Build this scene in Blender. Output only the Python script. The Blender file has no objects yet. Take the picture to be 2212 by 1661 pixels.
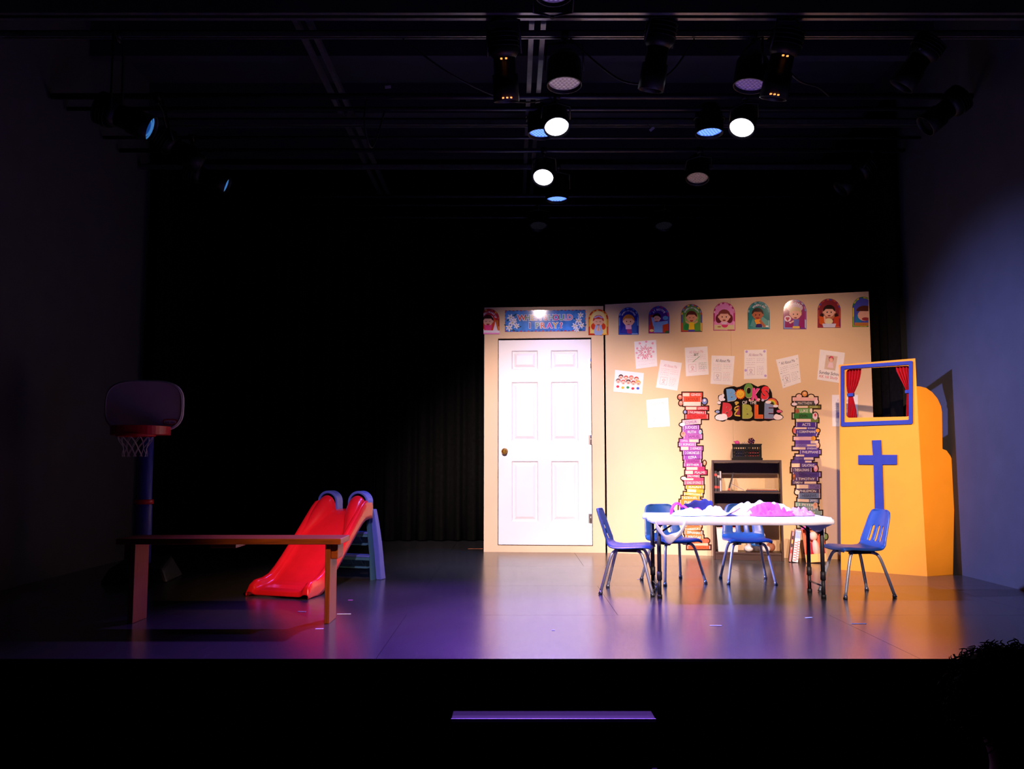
import bpy, bmesh, math, random
from mathutils import Vector, Matrix, noise
from mathutils.geometry import tessellate_polygon

random.seed(7)
SC = bpy.context.scene
COL = SC.collection
V = Vector

# ------------------------------------------------------------------ camera
FPX = 1900.0                      # focal length in pixels of the 2212 x 1661 frame
CAMZ = 0.874                      # eye height above the stage floor
PITCH = math.atan(169.5 / FPX)    # horizon lies below the middle of the frame
cd = bpy.data.cameras.new('camera')
cd.sensor_width = 36.0
cd.lens = FPX / 2212.0 * 36.0
cd.clip_end = 60
cam = bpy.data.objects.new('camera', cd)
cam.location = (0, 0, CAMZ)
cam.rotation_euler = (math.pi / 2 + PITCH, 0, 0)
COL.objects.link(cam)
SC.camera = cam

# ------------------------------------------------------------------ world / exposure
w = bpy.data.worlds.new('world')
w.use_nodes = True
w.node_tree.nodes['Background'].inputs[0].default_value = (0.16, 0.17, 0.35, 1)
w.node_tree.nodes['Background'].inputs[1].default_value = 0.004
SC.world = w
vs = SC.view_settings
vs.view_transform = 'Standard'
vs.look = 'None'
vs.gamma = 1.0
vs.exposure = 0.0
vs.use_curve_mapping = False


# ------------------------------------------------------------------ stage lighting
def spot(name, loc, aim, power, color, size=30, blend=.5, radius=.05):
    d = bpy.data.lights.new(name, 'SPOT')
    d.energy = power
    d.color = color
    d.spot_size = math.radians(size)
    d.spot_blend = blend
    d.shadow_soft_size = radius
    o = bpy.data.objects.new(name, d)
    o.location = loc
    o.rotation_euler = (V(aim) - V(loc)).to_track_quat('-Z', 'Y').to_euler()
    COL.objects.link(o)
    return o


# front-of-house spots over the audience
spot('front_spot_warm', (.75, 1.2, 3.7), (2.40, 7.9, 0.86), 1850, (1, .64, .44), 30, .75, .05)
spot('front_spot_pink', (-.6, 1.4, 3.7), (0.40, 8.6, 0.54), 3700, (1, .77, .80), 29.5, .75, .05)
spot('front_spot_table', (1.45, 1.4, 3.7), (1.50, 6.5, 0.50), 1300, (1, .80, .76), 27, .9, .05)
spot('front_spot_slide', (-0.2, 1.2, 3.6), (-1.10, 6.25, 0.42), 1250, (1, .58, .66), 15, 1., .05)
spot('front_spot_bench', (1.6, 1.2, 3.6), (-0.80, 5.1, 0.40), 1500, (1, .50, .20), 19, 1., .05)
spot('front_spot_theatre', (3.15, 1.4, 3.6), (3.15, 7.0, 0.85), 1300, (1, .72, .38), 19, .9, .05)
# cross light from the left pipe: blue wash on the right wall
spot('cross_spot_blue', (-2.25, 5.68, 3.02), (3.5, 6.2, 0.55), 3400, (.32, .35, 1), 44, 1., .06)


# ------------------------------------------------------------------ helpers
def pray(px, py):
    u = (px - 1106.0) / FPX
    v = (830.5 - py) / FPX
    c, s = math.cos(PITCH), math.sin(PITCH)
    return V((u, c - v * s, s + v * c))


CAM = V((0, 0, CAMZ))


def fl(px, py, z=0.0):
    d = pray(px, py)
    return CAM + d * ((z - CAMZ) / d.z)


def at(px, py, y):
    d = pray(px, py)
    return CAM + d * (y / d.y)


def onp(px, py, plane):
    d = pray(px, py)
    p0, n = plane
    return CAM + d * ((p0 - CAM).dot(n) / d.dot(n))


def lin(c):
    c /= 255.0
    return c / 12.92 if c <= .04045 else ((c + .055) / 1.055) ** 2.4


def hx(h):
    return (lin(int(h[0:2], 16)), lin(int(h[2:4], 16)), lin(int(h[4:6], 16)))


MATS = {}


def mat(name, h, rough=.5, metal=0., spec=.5, var=0., scale=12., bump=0., coat=0., emit=None, es=0., trans=0., ani=None):
    """procedural principled material; var = brightness variation from noise"""
    if name in MATS:
        return MATS[name]
    m = bpy.data.materials.new(name)
    m.use_nodes = True
    nt = m.node_tree
    b = nt.nodes['Principled BSDF']
    col = hx(h)
    b.inputs['Base Color'].default_value = (*col, 1)
    b.inputs['Roughness'].default_value = rough
    b.inputs['Metallic'].default_value = metal
    b.inputs['Specular IOR Level'].default_value = spec
    b.inputs['Coat Weight'].default_value = coat
    b.inputs['Coat Roughness'].default_value = .08
    if trans:
        b.inputs['Transmission Weight'].default_value = trans
    if emit:
        b.inputs['Emission Color'].default_value = (*emit, 1)
        b.inputs['Emission Strength'].default_value = es
    if var or bump:
        tc = nt.nodes.new('ShaderNodeTexCoord')
        src = tc.outputs['Object']
        if ani:
            mp = nt.nodes.new('ShaderNodeMapping')
            mp.inputs['Scale'].default_value = ani
            nt.links.new(src, mp.inputs[0])
            src = mp.outputs[0]
        nz = nt.nodes.new('ShaderNodeTexNoise')
        nz.inputs['Scale'].default_value = scale
        nz.inputs['Detail'].default_value = 5
        nt.links.new(src, nz.inputs['Vector'])
        if var:
            r = nt.nodes.new('ShaderNodeMapRange')
            r.inputs['From Min'].default_value = .3
            r.inputs['From Max'].default_value = .7
            r.inputs['To Min'].default_value = 1 - var
            r.inputs['To Max'].default_value = 1 + var
            nt.links.new(nz.outputs['Fac'], r.inputs['Value'])
            mx = nt.nodes.new('ShaderNodeMix')
            mx.data_type = 'RGBA'
            mx.blend_type = 'MULTIPLY'
            mx.inputs[0].default_value = 1
            mx.inputs[6].default_value = (*col, 1)
            nt.links.new(r.outputs[0], mx.inputs[7])
            nt.links.new(mx.outputs[2], b.inputs['Base Color'])
        if bump:
            bp = nt.nodes.new('ShaderNodeBump')
            bp.inputs['Strength'].default_value = bump
            bp.inputs['Distance'].default_value = .01
            nt.links.new(nz.outputs['Fac'], bp.inputs['Height'])
            nt.links.new(bp.outputs[0], b.inputs['Normal'])
    MATS[name] = m
    return m


def ink(h, gloss=True):
    return mat(('print_' if gloss else 'paper_') + h, h, (.05 if gloss else .75), spec=.22 if gloss else .25, var=.04, scale=60)


class MB:
    """collects shapes for ONE mesh object"""

    def __init__(s):
        s.v, s.f, s.mi, s.sm = [], [], [], []
        s.mats = []

    def midx(s, m):
        if m is None:
            return 0
        if m not in s.mats:
            s.mats.append(m)
        return s.mats.index(m)

    def add(s, vs_, fs, m=None, smooth=False):
        k = len(s.v)
        s.v += [V(p) for p in vs_]
        i = s.midx(m)
        for f in fs:
            s.f.append([k + a for a in f])
            s.mi.append(i)
            s.sm.append(smooth)
        return s

    def box(s, c, d, m=None, rot=None):
        c = V(c)
        h = V(d) / 2
        pts = []
        for z in (-1, 1):
            for y in (-1, 1):
                for x in (-1, 1):
                    p = V((x * h.x, y * h.y, z * h.z))
                    if rot is not None:
                        p = rot @ p
                    pts.append(c + p)
        s.add(pts, [(0, 2, 3, 1), (4, 5, 7, 6), (0, 1, 5, 4), (2, 6, 7, 3), (0, 4, 6, 2), (1, 3, 7, 5)], m)
        return s

    def b2(s, a, b, m=None):
        a, b = V(a), V(b)
        return s.box((a + b) / 2, (abs(b.x - a.x), abs(b.y - a.y), abs(b.z - a.z)), m)

    def tube(s, path, r, n=8, m=None, closed=False, caps=True, flat=1.0):
        path = [V(p) for p in path]
        N = len(path)
        rs = r if isinstance(r, (list, tuple)) else [r] * N
        rings = []
        up = None
        for i, p in enumerate(path):
            if closed:
                t = path[(i + 1) % N] - path[i - 1]
            else:
                t = path[min(i + 1, N - 1)] - path[max(i - 1, 0)]
            t = t.normalized() if t.length > 1e-9 else V((0, 0, 1))
            if up is None:
                up = V((0, 0, 1)) if abs(t.z) < .9 else V((1, 0, 0))
            a = t.cross(up)
            if a.length < 1e-6:
                a = t.orthogonal()
            a.normalize()
            b = a.cross(t).normalized()
            up = b
            rings.append([p + (a * math.cos(2 * math.pi * k / n) + b * (math.sin(2 * math.pi * k / n) * flat)) * rs[i] for k in range(n)])
        vs_ = [q for ring in rings for q in ring]
        fs = []
        M = N if closed else N - 1
        for i in range(M):
            j = (i + 1) % N
            for k in range(n):
                l = (k + 1) % n
                fs.append((i * n + k, i * n + l, j * n + l, j * n + k))
        s.add(vs_, fs, m, True)
        if caps and not closed:
            k0 = len(s.v) - len(vs_)
            i = s.midx(m)
            s.f.append([k0 + a for a in range(n)][::-1]); s.mi.append(i); s.sm.append(False)
            s.f.append([k0 + (N - 1) * n + a for a in range(n)]); s.mi.append(i); s.sm.append(False)
        return s

    def cyl(s, p, q, r1, r2=None, n=20, m=None):
        return s.tube([p, q], [r1, r1 if r2 is None else r2], n, m)

    def sphere(s, c, r, m=None, nu=16, nv=10, rot=None):
        c = V(c)
        r = V(r) if not isinstance(r, (int, float)) else V((r, r, r))
        vs_, fs = [], []
        for j in range(nv + 1):
            t = math.pi * j / nv
            for i in range(nu):
                a = 2 * math.pi * i / nu
                p = V((math.sin(t) * math.cos(a) * r.x, math.sin(t) * math.sin(a) * r.y, math.cos(t) * r.z))
                if rot is not None:
                    p = rot @ p
                vs_.append(c + p)
        for j in range(nv):
            for i in range(nu):
                k = (i + 1) % nu
                fs.append((j * nu + i, (j + 1) * nu + i, (j + 1) * nu + k, j * nu + k))
        return s.add(vs_, fs, m, True)

    def prism(s, pts, off, m=None):
        """polygon swept by off"""
        pts = [V(p) for p in pts]
        off = V(off)
        n = len(pts)
        vs_ = pts + [p + off for p in pts]
        fs = [list(range(n))[::-1], list(range(n, 2 * n))]
        fs += [(i, (i + 1) % n, (i + 1) % n + n, i + n) for i in range(n)]
        return s.add(vs_, fs, m)

    def grid(s, fn, nu, nv, m=None, smooth=True, skip=None, closed_u=False):
        vs_ = [fn(i / nu, j / nv) for j in range(nv + 1) for i in range(nu + 1)]
        fs = []
        for j in range(nv):
            for i in range(nu):
                if skip and skip(i, j):
                    continue
                a = j * (nu + 1) + i
                fs.append((a, a + 1, a + nu + 2, a + nu + 1))
        return s.add(vs_, fs, m, smooth)

    def build(s, name, m=None, parent=None, off=None, solid=0, bevel=0, sub=0, fix=True):
        me = bpy.data.meshes.new(name)
        o_ = V(off) if off is not None else V((0, 0, 0))
        me.from_pydata([p - o_ for p in s.v], [], s.f)
        ml = s.mats if s.mats else [m]
        for q in ml:
            me.materials.append(q)
        for p, i, sm in zip(me.polygons, s.mi, s.sm):
            p.material_index = i
            p.use_smooth = sm
        if fix:
            bm = bmesh.new()
            bm.from_mesh(me)
            bmesh.ops.recalc_face_normals(bm, faces=bm.faces)
            bm.to_mesh(me)
            bm.free()
        me.update()
        o = bpy.data.objects.new(name, me)
        COL.objects.link(o)
        if parent is not None:
            o.parent = parent
        if solid:
            md = o.modifiers.new('solid', 'SOLIDIFY')
            md.thickness = solid
            md.offset = 0
        if bevel:
            md = o.modifiers.new('bevel', 'BEVEL')
            md.width = bevel
            md.segments = 2
            md.limit_method = 'ANGLE'
        if sub:
            md = o.modifiers.new('sub', 'SUBSURF')
            md.levels = sub
            md.render_levels = sub
        return o


def tag(o, label, cat, group=None):
    o['label'] = label
    o['category'] = cat
    if group:
        o['group'] = group
    return o


def thing(name, label, cat, loc=(0, 0, 0), rz=0, group=None):
    o = bpy.data.objects.new(name, None)
    COL.objects.link(o)
    o.location = loc
    o.rotation_euler = (0, 0, rz)
    o.empty_display_size = .1
    return tag(o, label, cat, group)


def struct(o):
    o['kind'] = 'structure'
    return o


def smoothpath(pts, n=6):
    """catmull-rom through points"""
    pts = [V(p) for p in pts]
    out = []
    for i in range(len(pts) - 1):
        p0, p1, p2, p3 = pts[max(i - 1, 0)], pts[i], pts[i + 1], pts[min(i + 2, len(pts) - 1)]
        for k in range(n):
            t = k / n
            out.append(.5 * ((2 * p1) + (p2 - p0) * t + (2 * p0 - 5 * p1 + 4 * p2 - p3) * t * t + (3 * p1 - p0 - 3 * p2 + p3) * t ** 3))
    out.append(pts[-1])
    return out


# ------------------------------------------------------------------ flat print
GL = {}


def glyphs(txt, bold=0., shear=0.):
    if 'M' in txt:
        bold = 0.
    key = (txt, bold, shear)
    if key in GL:
        return GL[key]
    c = bpy.data.curves.new('t', 'FONT')
    c.body = txt
    c.size = 1
    c.offset = bold
    c.shear = shear
    c.resolution_u = 4
    o = bpy.data.objects.new('t', c)
    me = bpy.data.meshes.new_from_object(o)
    vv = [(p.co.x, p.co.y) for p in me.vertices]
    ff = [tuple(p.vertices) for p in me.polygons]
    bpy.data.objects.remove(o)
    bpy.data.curves.remove(c)
    bpy.data.meshes.remove(me)
    if vv:
        x0 = min(p[0] for p in vv); x1 = max(p[0] for p in vv)
    else:
        x0, x1 = 0, .3
    cap = .69
    vv = [((p[0] - (x0 + x1) / 2) / cap, p[1] / cap - .5) for p in vv]
    GL[key] = (vv, ff, (x1 - x0) / cap)
    return GL[key]


class Print:
    """flat print traced on a real plane in the scene"""
    LIFT = .0005

    def __init__(s, plane, base=.0, gloss=True, clip=None):
        s.pl, s.base, s.gloss, s.clip = plane, base, gloss, clip
        s.mb = MB()

    def W(s, p, layer):
        return onp(p[0], p[1], s.pl) + s.pl[1] * (s.base + s.LIFT * layer)

    def tris(s, pts, fs, col, layer):
        m = ink(col, s.gloss)
        if s.clip:
            for f in fs:
                poly = [pts[i] for i in f]
                for (sx, x) in s.clip:      # keep sx*(px-x) >= 0
                    out = []
                    for i in range(len(poly)):
                        a, b = poly[i - 1], poly[i]
                        da, db = sx * (a[0] - x), sx * (b[0] - x)
                        if (da >= 0) != (db >= 0):
                            t = da / (da - db)
                            out.append((a[0] + (b[0] - a[0]) * t, a[1] + (b[1] - a[1]) * t))
                        if db >= 0:
                            out.append(b)
                    poly = out
                    if len(poly) < 3:
                        break
                if len(poly) >= 3:
                    s.mb.add([s.W(p, layer) for p in poly], [tuple(range(len(poly)))], m)
        else:
            s.mb.add([s.W(p, layer) for p in pts], fs, m)

    def poly(s, pts, col, layer=1):
        if len(pts) > 4:
            t = tessellate_polygon([[V((p[0], p[1], 0)) for p in pts]])
            s.tris(pts, [tuple(a) for a in t], col, layer)
        else:
            s.tris(pts, [tuple(range(len(pts)))], col, layer)

    def rect(s, x0, y0, x1, y1, col, layer=1):
        s.poly([(x0, y0), (x1, y0), (x1, y1), (x0, y1)], col, layer)

    def ell(s, cx, cy, rx, ry, col, layer=1, rot=0, n=16, a0=0, a1=360):
        pts = []
        c, q = math.cos(rot), math.sin(rot)
        N = n if a1 - a0 >= 360 else n + 1
        for i in range(N):
            a = math.radians(a0 + (a1 - a0) * i / n)
            x, y = rx * math.cos(a), -ry * math.sin(a)
            pts.append((cx + x * c - y * q, cy + x * q + y * c))
        s.tris(pts, [tuple(range(len(pts)))], col, layer)

    def line(s, pts, wd, col, layer=1):
        for a, b in zip(pts[:-1], pts[1:]):
            dx, dy = b[0] - a[0], b[1] - a[1]
            L = math.hypot(dx, dy) or 1
            nx, ny = -dy / L * wd / 2, dx / L * wd / 2
            s.poly([(a[0] + nx, a[1] + ny), (b[0] + nx, b[1] + ny), (b[0] - nx, b[1] - ny), (a[0] - nx, a[1] - ny)], col, layer)

    def text(s, txt, cx, cy, h, col, layer=2, rot=0, wd=None, bold=0., shear=0., sx=1.):
        vv, ff, W_ = glyphs(txt, bold, shear)
        if wd and W_ > 0:
            sx = wd / (W_ * h)
        c, q = math.cos(rot), math.sin(rot)
        pts = []
        for x, y in vv:
            a, b = x * h * sx, -y * h
            pts.append((cx + a * c - b * q, cy + a * q + b * c))
        s.tris(pts, ff, col, layer)

    def arctext(s, txt, cx, cy, r, span, h, col, layer=2, bold=.02):
        ws = [(.55 if ch == ' ' else glyphs(ch, bold)[2] + .12) for ch in txt]
        tot = sum(ws)
        h = min(h, r * math.radians(span) / (tot * .84))
        span = min(span, math.degrees(tot * h * .92 / r))
        a = -span / 2
        for ch, w_ in zip(txt, ws):
            da = span * w_ / tot
            th = math.radians(a + da / 2)
            if ch != ' ':
                s.text(ch, cx + r * math.sin(th), cy - r * math.cos(th), h, col, layer, rot=th, bold=bold, sx=.85)
            a += da

    def build(s, name, root, off):
        return s.mb.build(name, None, root, off, fix=False)


def sheet(name, plane, pts, thick, m, root, off, base=0.):
    """thin sheet with real thickness whose front lies `base` in front of the plane"""
    n = plane[1]
    mb = MB()
    mb.prism([onp(p[0], p[1], plane) + n * (base - thick) for p in pts], n * thick, m)
    return mb.build(name, m, root, off)

# ================================================================== STRUCTURE
XW = 3.52            # side walls
YE = 4.035           # stage front edge
YB = 10.05           # back curtain
ZH = -.80            # audience floor
ZC = 4.55            # ceiling


def floor_mat():
    m = bpy.data.materials.new('stage_floor_paint')
    m.use_nodes = True
    nt = m.node_tree
    b = nt.nodes['Principled BSDF']
    L = nt.links.new
    g = nt.nodes.new('ShaderNodeNewGeometry')
    # scuffs: thin streaks where stretched noise crosses a level
    streaks = []
    for rot, sc, wd in ((.25, (2.4, 34, 1), .0040), (-.6, (30, 2.0, 1), .0032)):
        mp = nt.nodes.new('ShaderNodeMapping')
        mp.inputs['Rotation'].default_value = (0, 0, rot)
        mp.inputs['Scale'].default_value = sc
        L(g.outputs['Position'], mp.inputs[0])
        nz = nt.nodes.new('ShaderNodeTexNoise')
        nz.inputs['Scale'].default_value = .9
        nz.inputs['Detail'].default_value = 6
        nz.inputs['Roughness'].default_value = .7
        L(mp.outputs[0], nz.inputs['Vector'])
        sub = nt.nodes.new('ShaderNodeMath'); sub.operation = 'SUBTRACT'; sub.inputs[1].default_value = .66
        L(nz.outputs['Fac'], sub.inputs[0])
        ab = nt.nodes.new('ShaderNodeMath'); ab.operation = 'ABSOLUTE'
        L(sub.outputs[0], ab.inputs[0])
        lt = nt.nodes.new('ShaderNodeMath'); lt.operation = 'LESS_THAN'; lt.inputs[1].default_value = wd
        L(ab.outputs[0], lt.inputs[0])
        streaks.append(lt)
    mxs = nt.nodes.new('ShaderNodeMath'); mxs.operation = 'MAXIMUM'
    L(streaks[0].outputs[0], mxs.inputs[0]); L(streaks[1].outputs[0], mxs.inputs[1])
    n2 = nt.nodes.new('ShaderNodeTexNoise')
    n2.inputs['Scale'].default_value = 1.6
    n2.inputs['Detail'].default_value = 4
    L(g.outputs['Position'], n2.inputs['Vector'])
    gate = nt.nodes.new('ShaderNodeMath'); gate.operation = 'GREATER_THAN'; gate.inputs[1].default_value = .55
    L(n2.outputs['Fac'], gate.inputs[0])
    amt = nt.nodes.new('ShaderNodeMath'); amt.operation = 'MULTIPLY'
    L(mxs.outputs[0], amt.inputs[0]); L(gate.outputs[0], amt.inputs[1])
    mix = nt.nodes.new('ShaderNodeMix'); mix.data_type = 'RGBA'
    mix.inputs[6].default_value = (.026, .026, .028, 1)
    mix.inputs[7].default_value = (.16, .16, .17, 1)
    L(amt.outputs[0], mix.inputs[0])
    L(mix.outputs[2], b.inputs['Base Color'])
    r = nt.nodes.new('ShaderNodeMapRange')
    r.inputs['To Min'].default_value = .19
    r.inputs['To Max'].default_value = .26
    L(n2.outputs['Fac'], r.inputs['Value'])
    L(r.outputs[0], b.inputs['Roughness'])
    b.inputs['Specular IOR Level'].default_value = .9
    b.inputs['IOR'].default_value = 1.65
    n3 = nt.nodes.new('ShaderNodeTexNoise'); n3.inputs['Scale'].default_value = 9
    L(g.outputs['Position'], n3.inputs['Vector'])
    bp = nt.nodes.new('ShaderNodeBump'); bp.inputs['Strength'].default_value = .05; bp.inputs['Distance'].default_value = .004
    L(n3.outputs['Fac'], bp.inputs['Height']); L(bp.outputs[0], b.inputs['Normal'])
    return m


M_FLOOR = floor_mat()
M_BLACK = mat('black_paint', '0b0b0c', .7, spec=.3, var=.2, scale=8)
M_WALL = mat('dark_grey_wall_paint', '41434b', .85, spec=.2, var=.06, scale=5, bump=.15)
M_WALLL = M_WALL
M_CEIL = mat('dark_ceiling_paint', '3e3f4a', .9, spec=.1, var=.1, scale=3)
M_DRAPE = mat('black_velour', '100f0e', .95, spec=.05, var=.25, scale=30)
M_HOUSE = mat('dark_house_carpet', '0a0a0b', .95, spec=.05, var=.2, scale=60)
M_PIPE = mat('painted_steel_pipe', '3c3c44', .38, metal=.7, var=.15, scale=20)
M_STRUT = mat('galvanised_channel', '8c8c96', .35, metal=.85, var=.12, scale=25)
M_LAMP = mat('lamp_black_metal', '0e0e11', .45, metal=.4, var=.1, scale=30)
M_CABLE = mat('cable_black_rubber', '0a0a0b', .6)
M_CHROME = mat('chrome', 'd8d8dc', .12, metal=1., var=.03, scale=30)

fo = MB().b2((-XW - .1, YE, -.05), (XW + .1, YB + .6, -.012)).build('floor', M_BLACK)
struct(fo)
rows = [YE, 5.17, 6.385, 7.60, 8.82, YB + .6]
for r in range(len(rows) - 1):
    xs = [-XW - .1]
    x = -3.05 + (r % 2) * 1.22
    while x < XW + .1:
        xs.append(x)
        x += 2.44
    xs.append(XW + .1)
    for a, b in zip(xs[:-1], xs[1:]):
        g = .0010
        MB().b2((a + g, rows[r] + (g if r else 0), -.012), (b - g, rows[r + 1] - g, 0)).build('floor_panel', M_FLOOR, fo)

struct(MB().b2((-XW - .1, YE + .012, ZH), (XW + .1, YE + .06, -.05)).build('wall_stage_front', M_BLACK))
struct(MB().b2((-XW - .1, -1.6, ZH - .06), (XW + .1, YE + .06, ZH)).build('floor_house', M_HOUSE))
struct(MB().b2((XW, -1.6, ZH), (XW + .1, YB + .6, ZC)).build('wall_right', M_WALL))
struct(MB().b2((-XW - .1, -1.6, ZH), (-XW, YB + .6, ZC)).build('wall_left', M_WALLL))
struct(MB().b2((-XW - .1, YB + .5, ZH), (XW + .1, YB + .6, ZC)).build('wall_back', M_BLACK))
struct(MB().b2((-XW - .1, -1.6, ZC), (XW + .1, YB + .6, ZC + .1)).build('ceiling', M_CEIL))
bn = 0
for y in (4.7, 5.9, 7.1, 8.3, 9.5):
    bn += 1
    struct(MB().b2((-XW, y - .05, ZC - .30), (XW, y + .05, ZC)).build('trim_%d' % bn, M_CEIL))
struct(MB().b2((-XW, 4.05, 4.02), (XW, 4.25, ZC)).build('trim_6', M_BLACK))


def drape(name, x0, y0, x1, y1, z1, label, nf, seed, amp=.05):
    rnd = random.Random(seed)
    a, b = V((x0, y0, 0)), V((x1, y1, 0))
    d = (b - a).normalized()
    n = V((d.y, -d.x, 0))
    ph = [rnd.uniform(0, 6.28) for _ in range(4)]

    def fn(u, v):
        p = a + (b - a) * u
        o = amp * math.sin(u * nf * 6.283 + ph[0] + .5 * math.sin(u * nf * 2.3 + ph[1]))
        o += amp * .3 * math.sin(u * nf * 12.9 + ph[2] + v * 1.2)
        return V((p.x, p.y, .012 + v * (z1 - .012))) + n * o
    mb = MB()
    mb.grid(fn, nf * 10, 5, M_DRAPE)
    o = mb.build(name, M_DRAPE, solid=.004)
    return tag(o, label, 'curtain', 'black stage curtains')


drape('stage_curtain', -3.40, 9.80, -1.50, 9.72, 4.2, 'black velour back curtain ending in a vertical edge left of the door flat', 13, 1)
drape('stage_curtain', -1.62, 10.0, 1.2, 10.0, 4.2, 'black back curtain right behind the flat with the white door', 15, 2)
drape('stage_curtain', 1.1, 10.18, 3.4, 10.18, 4.2, 'black back curtain behind the wide cream flat on the right', 13, 3)
drape('stage_curtain', -3.42, 8.25, -3.42, 9.62, 4.2, 'black side curtain at the far end of the left wall', 8, 4, .04)
drape('stage_curtain', 3.43, 9.95, 3.43, 7.75, 4.2, 'black side curtain between the cream flat and the right wall', 10, 5, .035)

# ------------------------------------------------------------------ stage steps
M_STEP = mat('step_black_paint', '08080b', .7, spec=.1, var=.15, scale=14)
M_NOSE = mat('step_edge_metal', '9a9aa4', .35, metal=.6)
t = thing('stage_steps', 'black wooden steps with lit nosings below the stage front', 'steps', (.17, YE, ZH))
for k in range(3):
    z = -.19 * (k + 1)
    y1 = YE - .005 if k == 0 else YE - .26 * k + .02
    y0 = YE - .26 * (k + 1) + .01
    tr = MB().b2((-.254, y0, z - .03), (.600, y1, z)).build('tread', M_STEP, t, (.17, YE, ZH), bevel=.003)
    MB().b2((-.254, y0 - .006, z - .012), (.600, y0, z + .001)).build('nosing', M_NOSE, tr, (.17, YE, ZH))
    MB().b2((-.24, y0 + .03, z - .19), (.586, y0 + .045, z - .03)).build('riser', M_STEP, t, (.17, YE, ZH))
for x in (-.25, .575):
    pts = [(x, YE - .005, ZH)]
    pts += [(x, YE - .75, ZH), (x, YE - .75, -.60), (x, YE - .50, -.60), (x, YE - .50, -.41), (x, YE - .24, -.41), (x, YE - .24, -.22), (x, YE - .005, -.22)]
    MB().prism(pts, (.02, 0, 0)).build('stringer', M_STEP, t, (.17, YE, ZH))

# ================================================================== SCENERY FLATS
M_CREAM = mat('cream_scenery_paint', 'e6c6a0', .8, spec=.25, var=.03, scale=3, bump=.04)
M_DOORW = mat('white_door_paint', 'eae6e4', .45, spec=.4, var=.015, scale=4)
M_WOODB = mat('pine_batten', 'b08a5c', .7, var=.15, scale=9)
M_BRASS = mat('brass', 'b98a3a', .22, metal=1.)
A0, A1 = V((-.279, 8.796, 0)), V((.914, 8.706, 0))
B0, B1 = V((.931, 8.703, 0)), V((3.30, 8.03, 0))


def frame(a, b):
    e = (b - a).normalized()
    n = V((e.y, -e.x, 0))
    return e, n


eA, nA = frame(A0, A1)
eB, nB = frame(B0, B1)
PA, PB = (A0, nA), (B0, nB)
UP = V((0, 0, 1))


def sa(px, py):
    p = onp(px, py, PA) - A0
    return p.dot(eA), p.z


H = 2.44
tF = thing('scenery_flat', 'narrow cream scenery flat holding the white panelled door', 'scenery flat', A0)


def qA(s, z, l=0.):
    return A0 + eA * s + UP * z + nA * l


def slab(mb, q, s0, s1, z0, z1, l0, l1, m=None):
    pts = [q(s0, z0, l1), q(s1, z0, l1), q(s1, z1, l1), q(s0, z1, l1)]
    n = (q(0, 0, 1) - q(0, 0, 0))
    mb.prism(pts, n * (l0 - l1), m)


WA = (A1 - A0).length
d0, dz1 = sa(1077, 735)
d1, _ = sa(1276, 735)
_, dz0 = sa(1180, 1177)
mb = MB()
hz = sa(1180, 730)[1]
slab(mb, qA, 0, d0 - .006, 0, H, -.045, 0)
slab(mb, qA, d1 + .006, WA, 0, H, -.045, 0)
slab(mb, qA, d0 - .006, d1 + .006, hz, H, -.045, 0)
slab(mb, qA, d0 - .006, d1 + .006, 0, dz0 - .008, -.045, 0)
mb.build('facing_panel', M_CREAM, tF, A0)
mb = MB()
slab(mb, qA, 0, .07, 0, H, -.13, -.046)
slab(mb, qA, WA - .07, WA, 0, H, -.13, -.046)
slab(mb, qA, .07, WA - .07, H - .09, H, -.13, -.046)
mb.build('back_frame', M_WOODB, tF, A0)
cols = [(sa(1105, 850)[0], sa(1162, 850)[0]), (sa(1190, 850)[0], sa(1249, 850)[0])]
rws = [(sa(1150, 798)[1], sa(1150, 757)[1]), (sa(1150, 953)[1], sa(1150, 825)[1]), (sa(1150, 1127)[1], sa(1150, 996)[1])]
mb = MB()
xs = [d0, cols[0][0], cols[0][1], cols[1][0], cols[1][1], d1]
L1 = -.004
for k in (0, 2, 4):
    slab(mb, qA, xs[k], xs[k + 1], dz0, dz1, -.042, L1)
zs = [dz0, rws[2][0], rws[2][1], rws[1][0], rws[1][1], rws[0][0], rws[0][1], dz1]
for k in (0, 2, 4, 6):
    for c in cols:
        slab(mb, qA, c[0], c[1], zs[k], zs[k + 1], -.042, L1)
door = mb.build('door', M_DOORW, tF, A0)
door['label'] = 'white six panel door'
for c in cols:
    for r in rws:
        mb = MB()
        rings = []
        for ins, l in ((0, L1), (.012, -.020), (.024, -.020), (.050, -.008)):
            rings.append([qA(c[0] + ins, r[0] + ins, l), qA(c[1] - ins, r[0] + ins, l), qA(c[1] - ins, r[1] - ins, l), qA(c[0] + ins, r[1] - ins, l)])
        pts = [p for g in rings for p in g]
        fs = []
        for k in range(3):
            for i in range(4):
                j = (i + 1) % 4
                fs.append((k * 4 + i, k * 4 + j, k * 4 + 4 + j, k * 4 + 4 + i))
        fs.append((12, 13, 14, 15))
        mb.add(pts, fs)
        mb.build('door_panel', M_DOORW, door, A0)
ks, kz = sa(1090, 975)
mb = MB()
c0 = qA(ks, kz, L1)
for a, b, r1, r2 in ((0, .008, .033, .031), (.008, .03, .012, .012), (.03, .045, .018, .029), (.045, .06, .029, .026), (.06, .066, .026, .014)):
    mb.cyl(c0 + nA * a, c0 + nA * b, r1, r2, 18)
k_ = mb.build('door_knob', M_BRASS, door, A0)
k_['label'] = 'brass door knob'
for py in (785, 950, 1120):
    hs, hz_ = sa(1276, py)
    mb = MB()
    mb.cyl(qA(hs + .002, hz_ - .045, .003), qA(hs + .002, hz_ + .045, .003), .006, n=8)
    slab(mb, qA, hs - .02, hs + .02, hz_ - .045, hz_ + .045, L1, L1 + .003)
    mb.build('hinge', mat('hinge_nickel', '9a8f88', .3, metal=.9), door, A0)

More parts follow.
